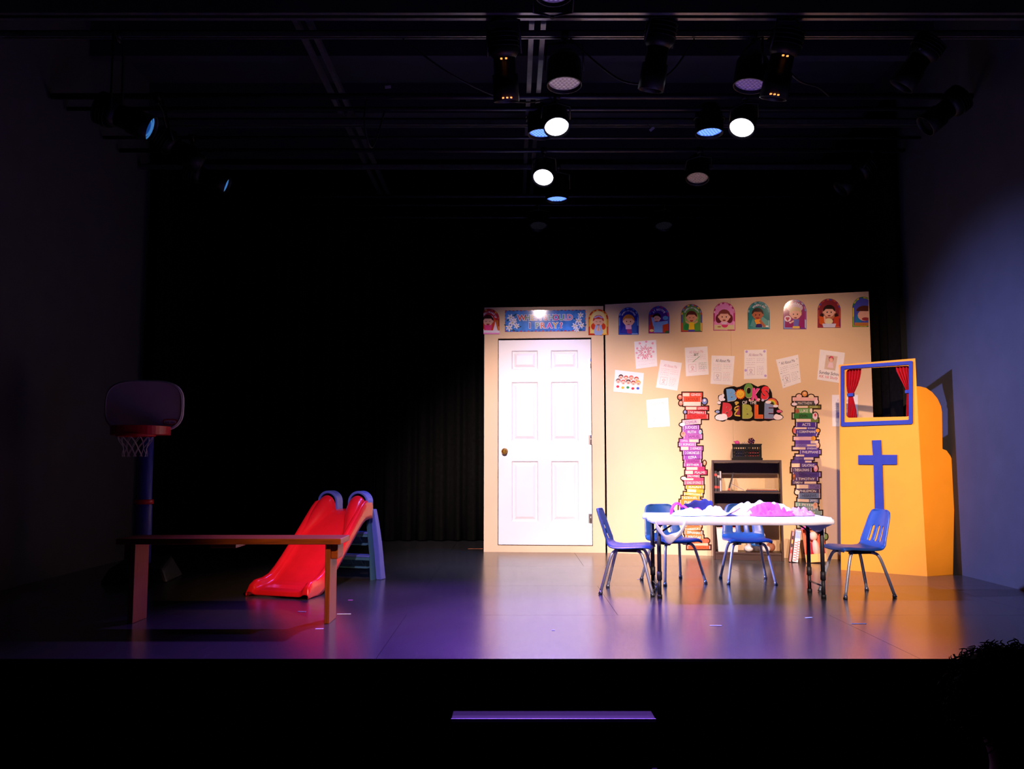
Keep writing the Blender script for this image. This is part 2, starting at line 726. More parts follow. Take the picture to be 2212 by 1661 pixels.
tG = thing('scenery_flat', 'wide cream scenery flat made of two tall panels behind the table', 'scenery flat', B0)


def qB(s, z, l=0.):
    return B0 + eB * s + UP * z + nB * l


WB = (B1 - B0).length
sm = (onp(1583, 900, PB) - B0).dot(eB)
for s0, s1 in ((0, sm - .0005), (sm + .0005, WB)):
    mb = MB()
    slab(mb, qB, s0, s1, 0, H + .015, -.02, 0)
    p = mb.build('facing_panel', M_CREAM, tG, B0)
    mb = MB()
    slab(mb, qB, s0, s0 + .07, 0, H, -.10, -.021)
    slab(mb, qB, s1 - .07, s1, 0, H, -.10, -.021)
    slab(mb, qB, s0 + .07, s1 - .07, H - .09, H, -.10, -.021)
    slab(mb, qB, s0 + .07, s1 - .07, 0, .09, -.10, -.021)
    mb.build('back_frame', M_WOODB, tG, B0)

mb = MB()
mb.prism([onp(*p, PB) for p in ((1311.5, 800), (1318, 799), (1318, 808), (1311.5, 806), (1308.5, 803))], nB * .004)
mb.build('loose_edge_tab', M_CREAM, tG, B0)

# ================================================================== ARCHED POSTERS
SKIN, SKIN2, SKIN3 = 'f2b9a0', 'b86a48', 'e0a080'


def arch(x0, x1, yt, yb, n=14):
    cx, r = (x0 + x1) / 2, (x1 - x0) / 2
    pts = [(x0, yb), (x0, (yb + yt + r) / 2)]
    for i in range(n + 1):
        a = math.pi - math.pi * i / n
        pts.append((cx + r * math.cos(a), yt + r - r * math.sin(a)))
    pts += [(x1, (yb + yt + r) / 2), (x1, yb), (cx + r * .33, yb), (cx - r * .33, yb)]
    return pts


def arch_poster(label, plane, x0, x1, yt, yb, seg, inner, text, shapes, clip=None, span=150, tcol='f4f0ff', base=.003):
    pts = arch(x0, x1, yt, yb)
    body = pts
    if clip:
        sx, cxp = clip[0]
        body = []
        for i in range(len(pts)):
            a, b = pts[i - 1], pts[i]
            da, db = sx * (a[0] - cxp), sx * (b[0] - cxp)
            if (da >= 0) != (db >= 0):
                tt = da / (da - db)
                body.append((a[0] + (b[0] - a[0]) * tt, a[1] + (b[1] - a[1]) * tt))
            if db >= 0:
                body.append(b)
    cx, r = (x0 + x1) / 2, (x1 - x0) / 2
    root_p = onp(cx, yb, plane)
    t = thing('arched_poster', label, 'poster', root_p, group='arched posters along the top of the flats')
    sheet('sheet', plane, body, .002, ink(seg[0]), t, root_p, base)
    P = Print(plane, base, True, clip)
    ins = 3.6
    inn = arch(x0 + ins, x1 - ins, yt + ins, yb - ins)
    n = len(pts)
    for i in range(n):
        j = (i + 1) % n
        q = .55
        o = [(a[0] * (1 - .22) + b[0] * .22, a[1] * (1 - .22) + b[1] * .22) for a, b in ((pts[i], inn[i]), (pts[j], inn[j]))]
        P.poly([o[0], o[1], inn[j], inn[i]], seg[1 + i % (len(seg) - 1)], 1)
    P.poly(inn, inner, 2)

    def uv(u, v):
        return cx + u * r, yb - v * (yb - yt)
    for k, s in enumerate(shapes):
        ly = 3 + k * .25
        if s[0] == 'e':
            P.ell(*uv(s[1], s[2]), s[3] * r, s[4] * r, s[5], ly, rot=s[6] if len(s) > 6 else 0)
        elif s[0] == 'h':
            P.ell(*uv(s[1], s[2]), s[3] * r, s[4] * r, s[5], ly, a0=s[6], a1=s[7])
        elif s[0] == 'l':
            P.line([uv(*p) for p in s[1]], s[2] * r, s[3], ly)
        else:
            P.poly([uv(*p) for p in s[1]], s[2], ly)
    P.build('printed_picture', t, root_p)
    if text:
        Q = Print(plane, base + .004, True, clip)
        Q.arctext(text, cx, yt + r, r * .66, span, r * .24, tcol)
        Q.build('lettering', t, root_p)
    return t


def face(cx, cv, r, skin, hair, smile=True, eyes='3a2020', closed=False):
    o = [('e', cx, cv + .03, r * 1.16, r * 1.14, hair),
         ('e', cx - r * .95, cv - .02, r * .2, r * .24, skin), ('e', cx + r * .95, cv - .02, r * .2, r * .24, skin),
         ('e', cx, cv - .03, r * .98, r * .86, skin),
         ('h', cx, cv + .05, r * 1.06, r * .86, hair, 15, 165)]
    if closed:
        o += [('l', [(cx - r * .55, cv - .02), (cx - r * .2, cv - .02)], .04, eyes), ('l', [(cx + r * .2, cv - .02), (cx + r * .55, cv - .02)], .04, eyes)]
    else:
        o += [('e', cx - r * .38, cv - .02, .05, .07, eyes), ('e', cx + r * .38, cv - .02, .05, .07, eyes)]
    if smile:
        o += [('h', cx, cv - .11, r * .35, r * .3, 'a03030', 180, 360)]
    else:
        o += [('e', cx, cv - .14, r * .3, r * .12, '803030')]
    return o


arch_poster('red arched poster of a child waking up in pink, cut by the flat edge', PA, 1034, 1079, 667, 722,
            ['a02030', 'd05038', '8f1c34', 'e89a30', 'c03038', 'b02848'], 'b4283c', 'WHEN I WAKE UP',
            [('e', 0, .42, .74, .8, 'd8402c'), ('e', .22, .66, .16, .16, 'f0d8e4'), ('p', [(.5, .55), (.9, .55), (.9, .1), (.5, .1)], 'c8642c')] + face(-.1, .52, .46, SKIN, '3a2024', closed=True) +
            [('p', [(-.45, .36), (.3, .36), (.15, .08), (-.35, .08)], 'e84888'), ('p', [(.35, .1), (.62, .5), (.8, .2), (.9, .1)], 'f0dce8'), ('p', [(-1, .3), (-.5, .2), (-.3, .05), (-1, .05)], 'f4e4ec'),
             ('p', [(-1, .16), (1, .14), (1, .02), (-1, .02)], 'f4e6f0'), ('p', [(-1, .06), (1, .05), (1, 0), (-1, 0)], 'f08cc8')], clip=[(1, 1044.6)], span=165)
arch_poster('yellow and orange arched poster of a praying girl bridging the two flats', PA, 1271, 1314, 668, 724,
            ['b8452a', 'c83c24', 'e8a030', 'd04a28', 'f0c050', 'c83020'], 'f2d27c', None,
            [('e', 0, .68, .62, .62, 'f6e2a4'), ('e', -.5, .33, .24, .32, 'd8482c'), ('e', .5, .33, .24, .32, 'd8482c')] + face(0, .53, .48, SKIN, 'c83c30', smile=False, closed=True) +
            [('l', [(-.42, .66), (0, .73), (.42, .66)], .14, 'b8a8e8'), ('p', [(-.3, .38), (.3, .38), (.46, .12), (.34, 0), (-.34, 0), (-.46, .12)], 'a8b8ec'),
             ('p', [(-.22, .18), (0, .4), (.22, .18), (0, .14)], SKIN), ('l', [(0, .38), (0, .15)], .05, 'd08878')], base=.008)
arch_poster('blue arched poster of a frightened boy with orange hair', PB, 1336, 1380, 664, 723,
            ['2c3c9c', '3c58c0', '6088d8', '2a3a9a', '88a8e8', '3450b8'], '2c2c98', 'WHEN I AM SCARED',
            [('p', [(-.1, .5), (.8, .5), (.8, .05), (.3, .05)], '3458b4'), ('p', [(-.8, .1), (-.3, .4), (-.1, .05)], '3a3ca8')] + face(0, .5, .5, SKIN, 'd08438', smile=False) +
            [('p', [(-.3, .36), (.26, .36), (.3, .2), (-.28, .2)], 'e8b0d8'), ('p', [(-.2, .2), (.26, .2), (.32, .04), (-.1, .04)], 'a03878')])
arch_poster('purple arched poster of a child asleep under a blue blanket', PB, 1401, 1446, 661, 720,
            ['3a2a8c', 'c03080', '3c5cc8', '8a2c98', '4c78d8', 'a83090'], '4c2a90', 'AT BEDTIME',
            [('p', [(-.9, .66), (-.3, .7), (-.3, .5), (-.9, .3)], 'a83a30'), ('p', [(-.9, .5), (-.5, .6), (-.5, .05), (-.9, .05)], 'b04030'), ('e', .62, .56, .26, .2, '5ca0dc')] + face(-.2, .56, .34, SKIN, '2e1c22', closed=True) +
            [('p', [(-.75, .58), (-.55, .58), (-.3, .3), (-.55, .25)], '98b8f0'), ('p', [(-.5, .4), (.85, .46), (.85, .3), (.3, .03), (-.5, .03)], '78a8f0'),
             ('p', [(.35, .3), (.9, .36), (.9, .02), (.35, .02)], 'c04428'), ('e', -.7, .1, .2, .13, 'f0d080'), ('p', [(.6, .08), (.95, .1), (.95, .0), (.6, .0)], '3c6838')], span=120)
arch_poster('green arched poster of a smiling boy in a yellow shirt', PB, 1471, 1517, 657, 717,
            ['7a3a50', 'c84838', '5a5aa8', 'e8b840', '4a7a50', '8888c8'], '5c9448', 'WHEN I AM HAPPY',
            [('e', 0, .5, .66, .66, '8cb860')] + face(0, .53, .46, SKIN3, '5c2c28', closed=True) +
            [('e', -.46, .17, .25, .32, '2c8c48'), ('e', .46, .17, .28, .32, '5c9c40'), ('l', [(-.2, .3), (-.56, .38)], .13, SKIN3), ('l', [(.2, .3), (.56, .38)], .13, SKIN3),
             ('p', [(-.22, .34), (.22, .34), (.28, .08), (-.28, .08)], 'f0c42c'), ('p', [(-.3, .08), (.3, .08), (.3, .02), (-.3, .02)], '4848a8')])
arch_poster('pink arched poster of a girl with brown curls eating', PB, 1541, 1588, 653, 714,
            ['a8305c', 'e080b0', 'c03878', 'f0b0d0', 'b83070', 'e898c8'], 'e890c8', None,
            [('e', -.5, .42, .3, .42, '6c2830'), ('e', .5, .42, .3, .42, '6c2830')] + face(0, .5, .5, SKIN, '84403a', smile=False) +
            [('p', [(-.9, .2), (.9, .2), (.9, .03), (-.9, .03)], 'd8cc98'), ('p', [(-.3, .3), (.3, .3), (.2, .22), (-.2, .22)], 'e8c8d8'), ('h', .05, .2, .3, .26, 'd83c70', 180, 360), ('e', -.45, .13, .18, .06, 'a87850')])
arch_poster('teal arched poster of a brown haired child in an orange shirt', PB, 1615, 1663, 651, 711,
            ['2c6c74', '4c98a0', '2c7880', '88b8c0', '387c88', '5ca0a0'], '2c807c', 'WHEN I AM',
            [('p', [(-.5, .4), (-.8, .1), (-.2, .05)], '5c9c98'), ('p', [(.2, .5), (.85, .3), (.85, .05), (.3, .05)], '6ca8a0')] + face(-.1, .53, .46, SKIN2, '3a2420') +
            [('p', [(-.4, .34), (.2, .36), (.25, .15), (-.2, .12)], 'f0a030'), ('p', [(-.2, .18), (.3, .2), (.3, .06), (-.3, .06)], '3c2c6c'), ('l', [(.1, .32), (.55, .08)], .22, SKIN2), ('e', .75, .1, .14, .07, 'f0e8e0')], span=110)
arch_poster('purple arched poster of a blond child beside a heart speech bubble', PB, 1692, 1742, 647, 711,
            ['5c2c8c', '8c9cdc', 'a84090', 'b8c0ec', '7c3890', 'c880b8'], '98206c', 'WHEN I',
            [('e', 0, .72, .7, .4, 'd8bcd0')] + face(.05, .52, .46, SKIN, 'd8c090', smile=False) +
            [('p', [(-.15, .33), (.38, .33), (.3, .1), (-.12, .1)], '6c68c0'), ('l', [(-.1, .28), (-.42, .2)], .12, SKIN), ('p', [(-.18, .1), (.4, .1), (.42, .02), (-.2, .02)], 'e8c060'), ('e', -.62, .35, .3, .26, 'f4e0ec'),
             ('e', -.7, .37, .1, .09, 'b83058'), ('e', -.55, .37, .1, .09, 'b83058'), ('p', [(-.79, .35), (-.46, .35), (-.62, .27)], 'b83058'), ('e', -.42, .22, .07, .06, 'f4e0ec')], span=110)
arch_poster('red arched poster of a dark haired child holding a pale cup', PB, 1766, 1816, 645, 708,
            ['6c2440', 'a83440', 'c05038', '8c2c60', 'd06848', '5c4cb0'], '8c3038', None,
            [('e', 0, .5, .6, .6, 'c07858'), ('e', -.62, .42, .16, .2, '3c2020'), ('e', .62, .42, .16, .2, '3c2020'), ('p', [(-.85, .4), (-.4, .36), (-.4, .05), (-.85, .15)], 'd85c24'), ('p', [(.4, .36), (.85, .4), (.85, .05), (.4, .05)], 'c84428')] + face(0, .55, .46, SKIN, '33221e', smile=False) +
            [('e', -.05, .22, .38, .26, 'e8dcb0'), ('p', [(-.6, .14), (.6, .14), (.5, .01), (-.5, .01)], 'd4d0e8'), ('l', [(-.42, .4), (-.34, .2)], .14, SKIN)])
arch_poster('blue and yellow arched poster of a brown haired face at the flat corner', PB, 1841, 1889, 641, 706,
            ['3c6c3c', '88b848', 'e0d048', '4858b0', '2c8c58', 'd8c840'], '5458c0', None,
            [('p', [(-.7, .4), (-.2, .4), (-.2, .1), (-.7, .1)], '2c80c0'), ('e', .1, .38, .62, .5, SKIN), ('h', .1, .52, .74, .5, '5c3028', 0, 180), ('e', .2, .26, .34, .15, 'a03840'), ('p', [(-.8, .14), (.9, .14), (.9, .03), (-.8, .03)], 'c07840')],
            clip=[(-1, 1876)])

# ================================================================== BANNER
rp = onp(1178, 716, PA)
t = thing('banner', 'glossy blue banner with lilies and colourful lettering above the door', 'banner', rp)
M_BAN = mat('banner_laminate', '4a8ae0', .045, spec=.22, var=.25, scale=14)
sheet('sheet', PA, [(1091, 671), (1265, 669.5), (1265, 715), (1091, 717)], .002, M_BAN, t, rp, .003)
P = Print(PA, .003)
for k in range(22):
    x = 1091 + k * 8
    c = ['b02858', '6c3c98', 'c83848', '3c3c88'][k % 4]
    P.rect(x, 670.6 - .0086 * (x - 1091), x + 4.6, 672.4 - .0086 * (x - 1091), c, 1)
    P.rect(x, 714.8 - .0100 * (x - 1091), x + 4.6, 716.6 - .0100 * (x - 1091), c, 1)
for k in range(6):
    P.rect(1091, 673 + k * 7.4, 1092.6, 676.5 + k * 7.4, ['c83848', '6c3c98'][k % 2], 1)
    P.rect(1263.4, 672 + k * 7.4, 1265, 675.5 + k * 7.4, ['c83848', '6c3c98'][k % 2], 1)
rnd = random.Random(3)
for k in range(26):
    P.ell(rnd.uniform(1110, 1245), rnd.uniform(676, 712), .7, .7, 'dcecff', 1.2, n=6)


def lily(cx, cy, r, seed, ly):
    rr = random.Random(seed)
    a0 = rr.uniform(0, 6)
    for k in range(6):
        a = a0 + k * math.pi / 3
        P.ell(cx + .55 * r * math.cos(a), cy + .55 * r * math.sin(a), r * .55, r * .24, ['f6f0f8', 'e4dcf0'][k % 2], ly + .1 * (k % 2), rot=a, n=8)
    P.ell(cx, cy, r * .2, r * .2, 'c8b850', ly + .3, n=8)


for (x, y, a) in ((1094, 704, .6), (1099, 691, -.5), (1108, 713, .3), (1121, 707, -.4), (1112, 681, -.7), (1262, 704, -.6), (1244, 690, .5), (1240, 704, .2), (1252, 713, .1)):
    P.ell(x, y, 6, 1.8, '2c5478', 1.5, rot=a, n=8)
for k, (x, y, r) in enumerate(((1103, 686, 7.5), (1107, 697, 8), (1100, 708, 7.5), (1116, 704, 6.5), (1111, 692, 6), (1254, 681, 6.5), (1250, 693, 7.5), (1242, 704, 7), (1256, 703, 6.5), (1246, 712, 6))):
    lily(x, y, r, k, 2 + .5 * k)
P.build('printed_picture', t, rp)
P = Print(PA, .007)
row1 = [('W', 1127, 'c83838'), ('H', 1140, '1c6c48'), ('E', 1151, 'd8a838'), ('N', 1163, '7858a8'), ('S', 1179, 'd03048'), ('H', 1190.5, '5c9c98'), ('O', 1201, 'c0209c'), ('U', 1212.5, '58a888'), ('L', 1222, 'c8a8d8'), ('D', 1231, 'e088a8')]
row2 = [('I', 1144.5, '4c1c98'), ('P', 1161, '58988c'), ('R', 1173, 'e86838'), ('A', 1187, 'd838a0'), ('Y', 1199.5, 'd8a848'), ('?', 1212, 'd8486c')]
for row, y in ((row1, 686), (row2, 703)):
    for ch, x, c in row:
        yy = y - .009 * (x - 1178)
        P.text(ch, x, yy, 11.5, 'f8f0ff', 1, bold=.085)
        P.text(ch, x, yy, 11.5, c, 3, bold=.025)
P.build('lettering', t, rp)


# ================================================================== CHILDREN'S PAPERS
def paper(label, pts, draw, plane=PB, base=.003):
    """pts: corners tl, tr, br, bl in the photograph"""
    cx = sum(p[0] for p in pts) / 4
    rp = onp(cx, max(p[1] for p in pts), plane)
    t = thing('paper_drawing', label, 'paper', rp, group="children's papers pinned on the cream flat")
    sheet('sheet', plane, pts, .001, mat('white_paper', 'f2eef2', .8, spec=.2, var=.02, scale=20), t, rp, base)
    P = Print(plane, base, False)

    def uv(u, v):      # u right, v down, 0..1
        a = V(pts[0]).lerp(V(pts[1]), u)
        b = V(pts[3]).lerp(V(pts[2]), u)
        p = a.lerp(b, v)
        return (p.x, p.y)
    W_ = (V(pts[1]) - V(pts[0])).length
    rot = math.atan2(pts[1][1] - pts[0][1], pts[1][0] - pts[0][0])
    draw(P, uv, W_, rot)
    P.build('drawing', t, rp)


def squig(P, uv, u0, u1, v, wd, col, seed, ly=1, gap=.25):
    rr = random.Random(seed)
    u = u0
    while u < u1:
        e = min(u1, u + rr.uniform(.03, .09))
        P.line([uv(u, v + rr.uniform(-.006, .006)), uv(e, v + rr.uniform(-.006, .006))], wd, col, ly)
        u = e + rr.uniform(.012, .05)


def about(title_col, line_cols, seed, extra=None, tbold=.01):
    def draw(P, uv, W_, rot):
        x, y = uv(.5, .17)
        P.text('All About Me', x, y, W_ * .13, title_col, 1, rot=rot, wd=W_ * .62, bold=tbold, shear=.15)
        for k, v in enumerate((.30, .36, .43, .50)):
            squig(P, uv, .1, .48, v, .55, line_cols[k % len(line_cols)], seed + k)
            if k != 3:
                squig(P, uv, .55, .9, v, .5, line_cols[(k + 1) % len(line_cols)], seed + 20 + k)
        bx = [uv(.14, .60), uv(.46, .60), uv(.46, .86), uv(.14, .86)]
        P.line(bx + [bx[0]], .5, line_cols[0], 1)
        a = uv(.30, .70)
        P.ell(a[0], a[1], W_ * .07, W_ * .06, line_cols[-1], 1, n=10)
        P.ell(a[0], a[1], W_ * .055, W_ * .045, 'f2e4e6', 1.5, n=10)
        P.line([uv(.30, .75), uv(.30, .83)], .7, line_cols[-1], 1)
        P.line([uv(.22, .83), uv(.30, .76), uv(.38, .83)], .6, line_cols[-1], 1)
        for k in range(6):
            squig(P, uv, .56, .86, .58 + k * .055, .55, line_cols[(k + 1) % len(line_cols)], seed + 40 + k)
        if extra:
            extra(P, uv, W_, rot)
    return draw


def fireworks(P, uv, W_, rot):
    c = uv(.47, .42)
    for k in range(26):
        a = k * 6.283 / 26
        r0, r1 = W_ * (.1 + .03 * (k % 3)), W_ * (.22 + .07 * ((k * 7) % 3))
        P.line([(c[0] + r0 * math.cos(a), c[1] + r0 * math.sin(a)), (c[0] + r1 * math.cos(a), c[1] + r1 * math.sin(a))], 1.0, ['d83868', 'e05878', 'c82858'][k % 3], 1)
    P.ell(c[0], c[1], W_ * .04, W_ * .04, 'e87898', 1, n=8)
    for k, (u, v) in enumerate(((.25, .08), (.55, .04), (.84, .12), (.12, .26), (.76, .30), (.08, .42), (.85, .44), (.14, .60), (.46, .64), (.74, .62))):
        q = uv(u, v)
        for j in range(5):
            a = j * 1.2566 + k
            P.ell(q[0] + 1.6 * math.cos(a), q[1] + 1.6 * math.sin(a), 1.3, .7, 'e86890', 1, rot=a, n=6)
    squig(P, uv, .12, .9, .74, .4, 'd8b8c4', 4)
    squig(P, uv, .12, .9, .87, .4, 'd8b8c4', 5)


paper('white paper with a red firework burst drawing', [(1370, 738), (1417, 734), (1420, 791), (1374, 797)], fireworks)
paper('handwritten white sheet tilted right of the firework drawing, below the bedtime poster', [(1427, 777), (1473, 784), (1463, 844), (1417, 837)], about('d8a8b0', ['e0a8b0', 'd8b0b8', 'e09898'], 11, tbold=0))


def pencil(P, uv, W_, rot):
    P.line([uv(.32, .52), uv(.64, .34)], 1.0, '58a07c', 2)
    x, y = uv(.5, .27)
    P.text('BIT', x, y, W_ * .1, '3c5c4c', 2, rot=rot, bold=.01)
    for k in range(4):
        squig(P, uv, .6, .95, .58 + .06 * k, .7, '58988c', 70 + k, 2)


paper('white sheet with a diagonal green pencil stroke and green writing', [(1479, 751), (1528, 748), (1531, 809), (1482, 813)], about('dcb0bc', ['dca0ac', 'c8b8c0', 'd08c9c'], 21, pencil, 0))
paper('white sheet with a bold dark blue All About Me title', [(1537, 768), (1587, 769), (1582, 832), (1535, 829)], about('2c3c70', ['c0b0c4', 'e0a4b0', 'a8a8c0'], 31, None, .0))
paper('white All About Me sheet with purple corner spots, straight above the word sign', [(1608, 756), (1656, 755), (1657, 818), (1607, 819)],
      about('b088a8', ['c0a0c0', 'b8b0d0', 'a890b8'], 41, lambda P, uv, W_, r: [P.ell(*uv(u, v), W_ * .06, W_ * .06, 'c0a8e8', 2, n=8) for u, v in ((.1, .06), (.9, .06), (.07, .7), (.93, .9))], .0))
paper('white All About Me sheet tilted left with green side dots', [(1676, 777), (1724, 766), (1730, 826), (1691, 839)],
      about('5c5478', ['a8a0b8', '98a0b0', '88889c'], 51, lambda P, uv, W_, r: [P.ell(*uv(u, v), .9, .9, '4c8878', 2, n=6) for u, v in ((.12, .12), (.92, .14), (.94, .35), (.08, .5), (.1, .72), (.12, .92), (.93, .85), (.9, .6))], .0))


def sunday(P, uv, W_, rot):
    P.poly([uv(.27, .15), uv(.73, .15), uv(.70, .62), uv(.25, .62)], 'd8c0b0', 1)
    a = uv(.49, .29)
    P.ell(a[0], a[1] - 2, W_ * .1, W_ * .12, '8c4c48', 1.5, n=12)
    P.ell(a[0], a[1], W_ * .075, W_ * .085, 'f0b8a8', 2, n=12)
    P.poly([uv(.43, .37), uv(.56, .37), uv(.62, .55), uv(.36, .55)], 'f0d0dc', 2)
    P.line([uv(.33, .18), uv(.44, .3)], 1.4, 'd090b0', 1.8)
    P.ell(*uv(.5, .2), W_ * .07, W_ * .045, 'e05878', 2.2, n=8)
    x, y = uv(.50, .73)
    P.text('Sunday School', x, y, W_ * .12, '3c3c58', 1, rot=rot, wd=W_ * .86, bold=.006, shear=.1)
    x, y = uv(.46, .86)
    P.text('KK 1st Study', x, y, W_ * .11, 'c84c60', 1, rot=rot, wd=W_ * .74, bold=.0, shear=.1)


paper('white sheet with a small figure and Sunday School writing, by the puppet theatre', [(1771, 755), (1825, 762), (1817, 828), (1765, 820)], sunday)


def kids(P, uv, W_, rot):
    rr = random.Random(5)
    hair = ['3c2428', 'c05048', 'd06860', 'b84840', '7c5c58', 'c86058', '4c3038', 'a83c38', 'd8a848']
    shirt = ['d83848', 'e0b040', '389058', 'c83040', '4858c8']
    k = 0
    for row, n, v in ((0, 4, .30), (1, 5, .50)):
        for i in range(n):
            u = (.22 + .18 * i) if row == 0 else (.14 + .175 * i)
            x, y = uv(u, v + .03 * (i % 2))
            if row == 1:
                P.ell(*uv(u, v + .25 + .03 * (i % 2)), 3.4, 2.8, shirt[i], 3, n=10)
            P.ell(x, y - 1, 5.2, 5.0, hair[k], 1 + row * 1.5, n=12)
            P.ell(x, y + 1, 4.4, 4.0, ['f2c0ac', 'f4ccb8'][k % 2], 1.4 + row * 1.5, n=12)
            P.ell(x, y + 2, 1.6, 1.0, 'c83848', 1.7 + row * 1.5, n=8)
            P.ell(x - 1.6, y, .5, .7, '3c2020', 1.7 + row * 1.5, n=6)
            P.ell(x + 1.6, y, .5, .7, '3c2020', 1.7 + row * 1.5, n=6)
            k += 1


paper('white sheet printed with rows of smiling cartoon faces', [(1329, 799), (1391, 806), (1387, 851), (1325, 846)], kids)
paper('pale handwritten sheet hanging lowest, left of the red book tower', [(1396, 864), (1443, 859), (1447, 921), (1400, 924)], about('e0c4c0', ['e0c0bc', 'd8c4c0', 'e0b8b0'], 61, tbold=0))
paper('blank looking sheet half hidden behind the puppet theatre window', [(1797, 853), (1853, 853), (1853, 921), (1798, 921)], about('b8b0d0', ['b0a8c8', 'a8a8c8', 'b8b0d0'], 81, tbold=0))

# ================================================================== BOOK TOWER CUT-OUTS
def tower(label, books, extras, yb):
    """books: x0,x1,y0,y1,spine colour,text,text colour,pages(None/'l'/'r', fraction),tilt"""
    cx = (books[-1][0] + books[-1][1]) / 2
    rp = onp(cx, yb, PB)
    t = thing('book_tower_cutout', label, 'wall sign', rp, group='printed book tower cut-outs on the cream flat')
    dark = mat('cutout_brown_edge', '38201a', .8, spec=.1)
    mbd = MB()
    P = Print(PB, .005)
    m = 2.3

    def quad(x0, x1, y0, y1, tl, e):
        cx, cy = (x0 + x1) / 2, (y0 + y1) / 2
        out = []
        for x, y in ((x0 - e, y0 - e), (x1 + e, y0 - e), (x1 + e, y1 + e), (x0 - e, y1 + e)):
            out.append((x, y + (x - cx) * tl))
        return out
    for b in books:
        x0, x1, y0, y1, col, txt, tc, pg, tl = b
        q = quad(x0, x1, y0, y1, tl, m)
        mbd.prism([onp(p[0], p[1], PB) + nB * .002 for p in q], nB * .003, dark)
        P.poly(quad(x0, x1, y0, y1, tl, -.1), col, 1)
        tx0, tx1 = x0, x1
        if pg:
            side, f = pg
            xm = x0 + (x1 - x0) * f if side == 'l' else x1 - (x1 - x0) * f
            a, c = (x0 + 1, xm) if side == 'l' else (xm, x1 - 1)
            P.poly(quad(a, c, y0 + 1, y1 - 1, tl, 0), 'f4d8c4', 2)
            tx0, tx1 = (xm, x1) if side == 'l' else (x0, xm)
        else:
            P.poly(quad(x0 + 1.2, x0 + 2.4, y0 + .6, y1 - .6, tl, 0), 'f0d0d8', 1.6)
            P.poly(quad(x1 - 2.6, x1 - 1.4, y0 + .6, y1 - .6, tl, 0), 'f0d0d8', 1.6)
        if txt:
            w_ = (tx1 - tx0) * .74
            P.text(txt, (tx0 + tx1) / 2, (y0 + y1) / 2, min((y1 - y0) * .58, 8), tc, 3, rot=math.atan(tl), wd=min(w_, len(txt) * 4.4), bold=.006)
    for e in extras:
        x, y, rx, ry, c = e[:5]
        n = 14
        pts = [onp(x + (rx + m) * math.cos(6.283 * i / n), y + (ry + m) * math.sin(6.283 * i / n), PB) + nB * .002 for i in range(n)]
        mbd.prism(pts, nB * .003, dark)
        P.ell(x, y, rx, ry, c, 4 + .3 * random.random(), n=14)
        if len(e) > 5:
            P.ell(x, y - ry * .3, rx * .5, ry * .45, e[5], 5, n=10)
    mbd.build('backing', dark, t, rp)
    P.build('printed_books', t, rp)


